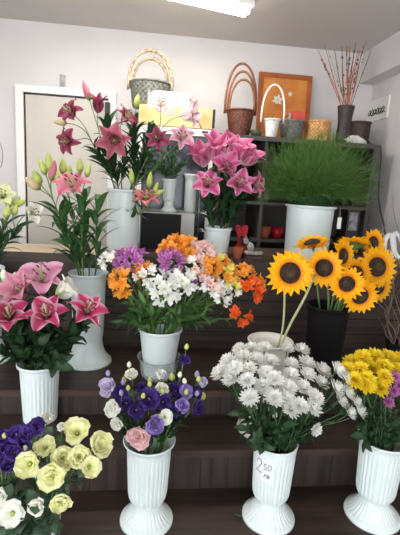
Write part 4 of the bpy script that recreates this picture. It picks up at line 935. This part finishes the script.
# ------------------------------------------------------------------ plaque on right wall
q0, q1 = atx(370, 111, RW), atx(389, 109, RW)
ph0, ph1 = atx(379, 120, RW).z, atx(379, 99, RW).z
pq = thing('wall_plaque', 'white plaque with dark looped lettering on the right wall', 'plaque', (RW, (q0.y+q1.y)/2, ph0))
MB().box((RW-.012, q1.y, ph0), (RW, q0.y, ph1)).build('board', M['paper'], pq, False)
g = MB(); zc = ph0+.42*(ph1-ph0); hl = (ph1-ph0)*.14
for i in range(6):
    yy = q0.y+(q1.y-q0.y)*(.08+.14*i)
    g.tube([Vec((RW-.014, yy-.016*cos(a)-.006*sin(a), zc+hl*sin(a)*(1 if i % 2 else .8))) for a in [2*pi*k/12 for k in range(13)]], .0035, 5)
g.tube([Vec((RW-.014, q0.y+(q1.y-q0.y)*t, zc-hl*.9+.006*sin(t*18))) for t in [.05+k*.04 for k in range(22)]], .003, 5)
g.build('lettering', M['black'], pq)
# cable
kp = [at(365, 137, 3.1), at(371, 139, 3.06), at(374, 146, 3.0), at(375, 160, 2.97), at(375.5, 175, 2.96), at(377, 195, 2.94), at(380, 210, 2.93), at(384, 225, 2.92), at(386, 240, 2.91), at(387, 255, 2.9)]
kp[0].z = CZ+.006; kp[1].z = CZ+.01
for k_ in kp[2:]: k_.x = max(k_.x, 1.595)
pl = MB().tube(kp, .0055, 7)
pl.box((kp[0].x-.03, kp[0].y-.02, CZ), (kp[0].x+.03, kp[0].y+.025, CZ+.035))
tag(pl.build('power_cable', M['black'], org=kp[0]), 'black power cable hanging beside the cabinet on right wall', 'cable')

# ------------------------------------------------------------------ small goods on the counter and shelves
def onc(px, py, y, z=ZC): p = at(px, py, y); return Vec((p.x, y, z))
c = onc(237.5, 258, 2.5); hcup = at(238, 247.5, 2.5).z-ZC
tag(MB().lathe([(.022, 0), (.024, .003), (.031, hcup), (.028, hcup), (.021, .006), (.002, .006)], c, 24).build('paper_cup', M['terra'], org=c), 'terracotta red cup with pale rim on the counter', 'cup')
c = onc(252, 260, 2.5); tr = thing('flower_tray', 'low brown tray of small white flowers on the counter', 'tray', c)
MB().box((c.x-.055, c.y-.03, ZC), (c.x+.055, c.y+.03, ZC+.018)).build('tray_box', M['wickd'], tr, False)
for i in range(9):
    p = Vec((c.x-.045+.0115*i, c.y+rnd(-.02, .02), ZC+.024+rnd(0, .012))); mum_head(MB(), p, N((rnd(-.3, .3), -.5, .8)), .017, (8, 6, 4)).build('white_flower', PM['mumw'], tr)
# ribbon spools and glass goblet
for px, py, y, lb, m in ((241, 246, 2.62, 'red ribbon spool standing behind red cup', 'redrib'), (248, 240, 2.68, 'silver-grey ribbon spool right of the red one', 'silver')):
    p = at(px, py, y); rs = .04; c = Vec((p.x, y, ZC)); sp = thing('ribbon_spool', lb, 'ribbon', c, 'ribbon spools on the counter')
    MB().lathe([(rs, -.018), (rs, -.015), (rs*.8, -.0145), (rs*.8, .0145), (rs, .015), (rs, .018)], c+Vec((0, 0, rs)), 28, axis=(0.3, -1, 0), cap1=True).build('spool_core', M[m], sp)
p = onc(244, 250, 2.56); gl = MB().lathe([(.028, 0), (.026, .004), (.004, .008), (.004, .05), (.02, .07), (.03, .1), (.028, .13), (.026, .13), (.028, .1), (.018, .072), (.002, .068)], p, 24)
tag(gl.build('goblet', M['glass'], org=p), 'clear glass goblet beside the red ribbon', 'glass')
p = onc(241, 225, 2.63); b = MB()
for s in (-1, 1):
    for k in range(3):
        q = Vec((p.x, 2.6, at(241, 228, 2.6).z-.01-k*.015)); b.tube([q+Vec((s*.035*sin(a)*(1-.15*k), -.012*k, .03*sin(2*a)*.6+.006)) for a in [pi*i/12 for i in range(13)]], .007, 6)
q = Vec((p.x, 2.6, at(241, 228, 2.6).z-.02)); b.tube([q, q+Vec((.01, 0, -.06)), Vec((q.x+.02, 2.6, ZC+.004))], .006, 6); b.tube([q, q+Vec((-.012, 0, -.06)), Vec((q.x-.02, 2.6, ZC+.004))], .006, 6)
tag(b.build('ribbon_bow', M['redrib'], org=(q.x, 2.6, ZC)), 'shiny red ribbon bow behind the red cup', 'ribbon')
# pots on the cabinet shelf
for i, (px, lb) in enumerate(((264, 'red pot left of two on the cabinet shelf'), (277, 'red pot right of two, near the large bucket'))):
    p = at(px, 236, 3.12); c = Vec((p.x, 3.12, 1.13)); hp_ = .085
    tag(MB().lathe([(.036, 0), (.05, hp_), (.046, hp_), (.034, .008), (.002, .008)], c, 24).build('small_pot', M['redrib'] if i else M['terra'], org=c), lb, 'pot', 'red pots on the shelf')
# stacked items on middle shelf
for i, (px, lb, m, hgt) in enumerate(((227, 'dark green jar, left end of the middle cabinet shelf', 'gdk', .14), (262, 'grey box on the middle cabinet shelf', 'grey', .1), (345, 'dark box on the middle shelf at right', 'vaseblk', .12), (356, 'brown pot at right end of the middle shelf', 'wickd', .1))):
    p = at(px, 195, 3.2); c = Vec((p.x, 3.2, 1.40))
    if i % 2: o = MB().box((c.x-.05, 3.14, 1.4), (c.x+.04, 3.26, 1.4+hgt)); nm = 'storage_box'
    else: o = MB().lathe([(.04, 0), (.046, .02), (.046, hgt*.8), (.03, hgt*.9), (.032, hgt), (.002, hgt)], c, 22); nm = 'jar'
    tag(o.build(nm, M[m], org=c, smooth=not i % 2), lb if i != 2 and i != 3 else ('dark jar on the middle shelf at right' if i == 2 else 'brown box at right end of the middle shelf'), nm.split('_')[-1], 'goods on the cabinet shelf')
# photo frame
fx = at(352, 236, 2.78); f0, f1 = at(346, 225, 2.78), at(358.5, 225, 2.78); ft = at(352, 210, 2.78).z
pf = thing('photo_frame', 'small black framed grey picture behind the sunflowers', 'picture frame', (fx.x, 2.78, ZC))
MB().box((f0.x, 2.775, ZC), (f1.x, 2.79, ft)).build('frame', M['black'], pf, False)
MB().box((f0.x+.014, 2.772, ft-.14), (f1.x-.014, 2.776, ft-.016)).build('picture', mat('grey_picture', (60, 62, 66), (150, 152, 156), .3, 18, pos=(.4, .6)), pf, False)
# small paper tag on the bucket
c = c12; a0 = math.atan2(-c.y, -c.x); 
ptg = MB(); tt_ = at(334, 222, 2.6); ptg.box((tt_.x-.012, 2.52, tt_.z-.035), (tt_.x+.012, 2.524, tt_.z+.035))
# (hangs from the bucket rim on a string)
ptg.tube([Vec((tt_.x, 2.522, tt_.z+.035)), Vec((tt_.x-.0, 2.53, c12.z+VASES['V12']['h']-.006))], .001, 4)
ob = ptg.build('string_tag', M['paper'], None, False, org=tt_); tag(ob, 'white paper tag hanging from the large white bucket', 'tag')
# white loops at right edge
q = at(394, 240, 2.62); wl = MB()
for dx, rr_, tl in ((-.03, .055, .2), (.035, .06, -.15)):
    wl.tube([Vec((q.x+dx+rr_*.62*cos(a)+tl*rr_*sin(a), 2.62+.03*sin(a*1), ZC+.022+rr_*1.35+rr_*1.35*sin(a))) for a in [2*pi*i/28 for i in range(29)]], .018, 10)
wo = tag(wl.build('white_bow', M['paper'], org=(q.x, 2.62, ZC)), 'white padded loops of a bow at right edge beside sunflowers', 'bow')
# curly twigs
R3 = random.Random(3)
for i in range(7):
    root = thing('curly_twig', 'thin curly brown twig at right edge of the stand', 'twig', cw+Vec((0, 0, .05)), 'curly twigs at the right edge')
    p = cw+Vec((.02*cos(i), .02*sin(i), .04)); pts = [p]; tx = at(374+i*4.5, 285-(i % 3)*45, 2.2+.02*i); tx.x = min(tx.x, 1.58)
    for j in range(1, 15):
        t = j/14; a = j*.9+i
        pts.append(p.lerp(tx, t)+Vec((.022*sin(a)*min(1, t*3), .015*cos(a*1.2)*min(1, t*3), 0)))
    MB().tube(pts, [.004-.0026*j/14 for j in range(15)], 5).build('branch', M['twig'], root)
    for k in range(3):
        s = pts[6+2*k]; e = s+Vec((R3.uniform(-.08, .05), R3.uniform(-.05, .05), R3.uniform(.04, .12)))
        MB().tube([s, s.lerp(e, .5)+Vec((.012, 0, -.008)), e], [.002, .0016, .0008], 4).build('side_shoot', M['twig'], root)
# fallen leaf on the bottom step
p = atz(234, 514, Z1+.002); fl_ = MB().petal(p, Vec((0, 0, 1)), N((.8, -.5, 0)), .05, .006, 1.5, 1.57, 'leaf', .15, 6, 2)
tag(fl_.build('fallen_leaf', M['leafg'], org=p), 'fallen narrow leaf lying on the bottom step', 'leaf')

# ------------------------------------------------------------------ daylight and view
wd = bpy.data.worlds.new('daylight'); S.world = wd; wd.use_nodes = True
bg = wd.node_tree.nodes['Background']; bg.inputs['Color'].default_value = (.93, .96, 1, 1); bg.inputs['Strength'].default_value = 4.3
S.view_settings.view_transform = 'Standard'; S.view_settings.look = 'None'; S.view_settings.gamma = 1; S.view_settings.exposure = 0
S.view_settings.use_curve_mapping = False
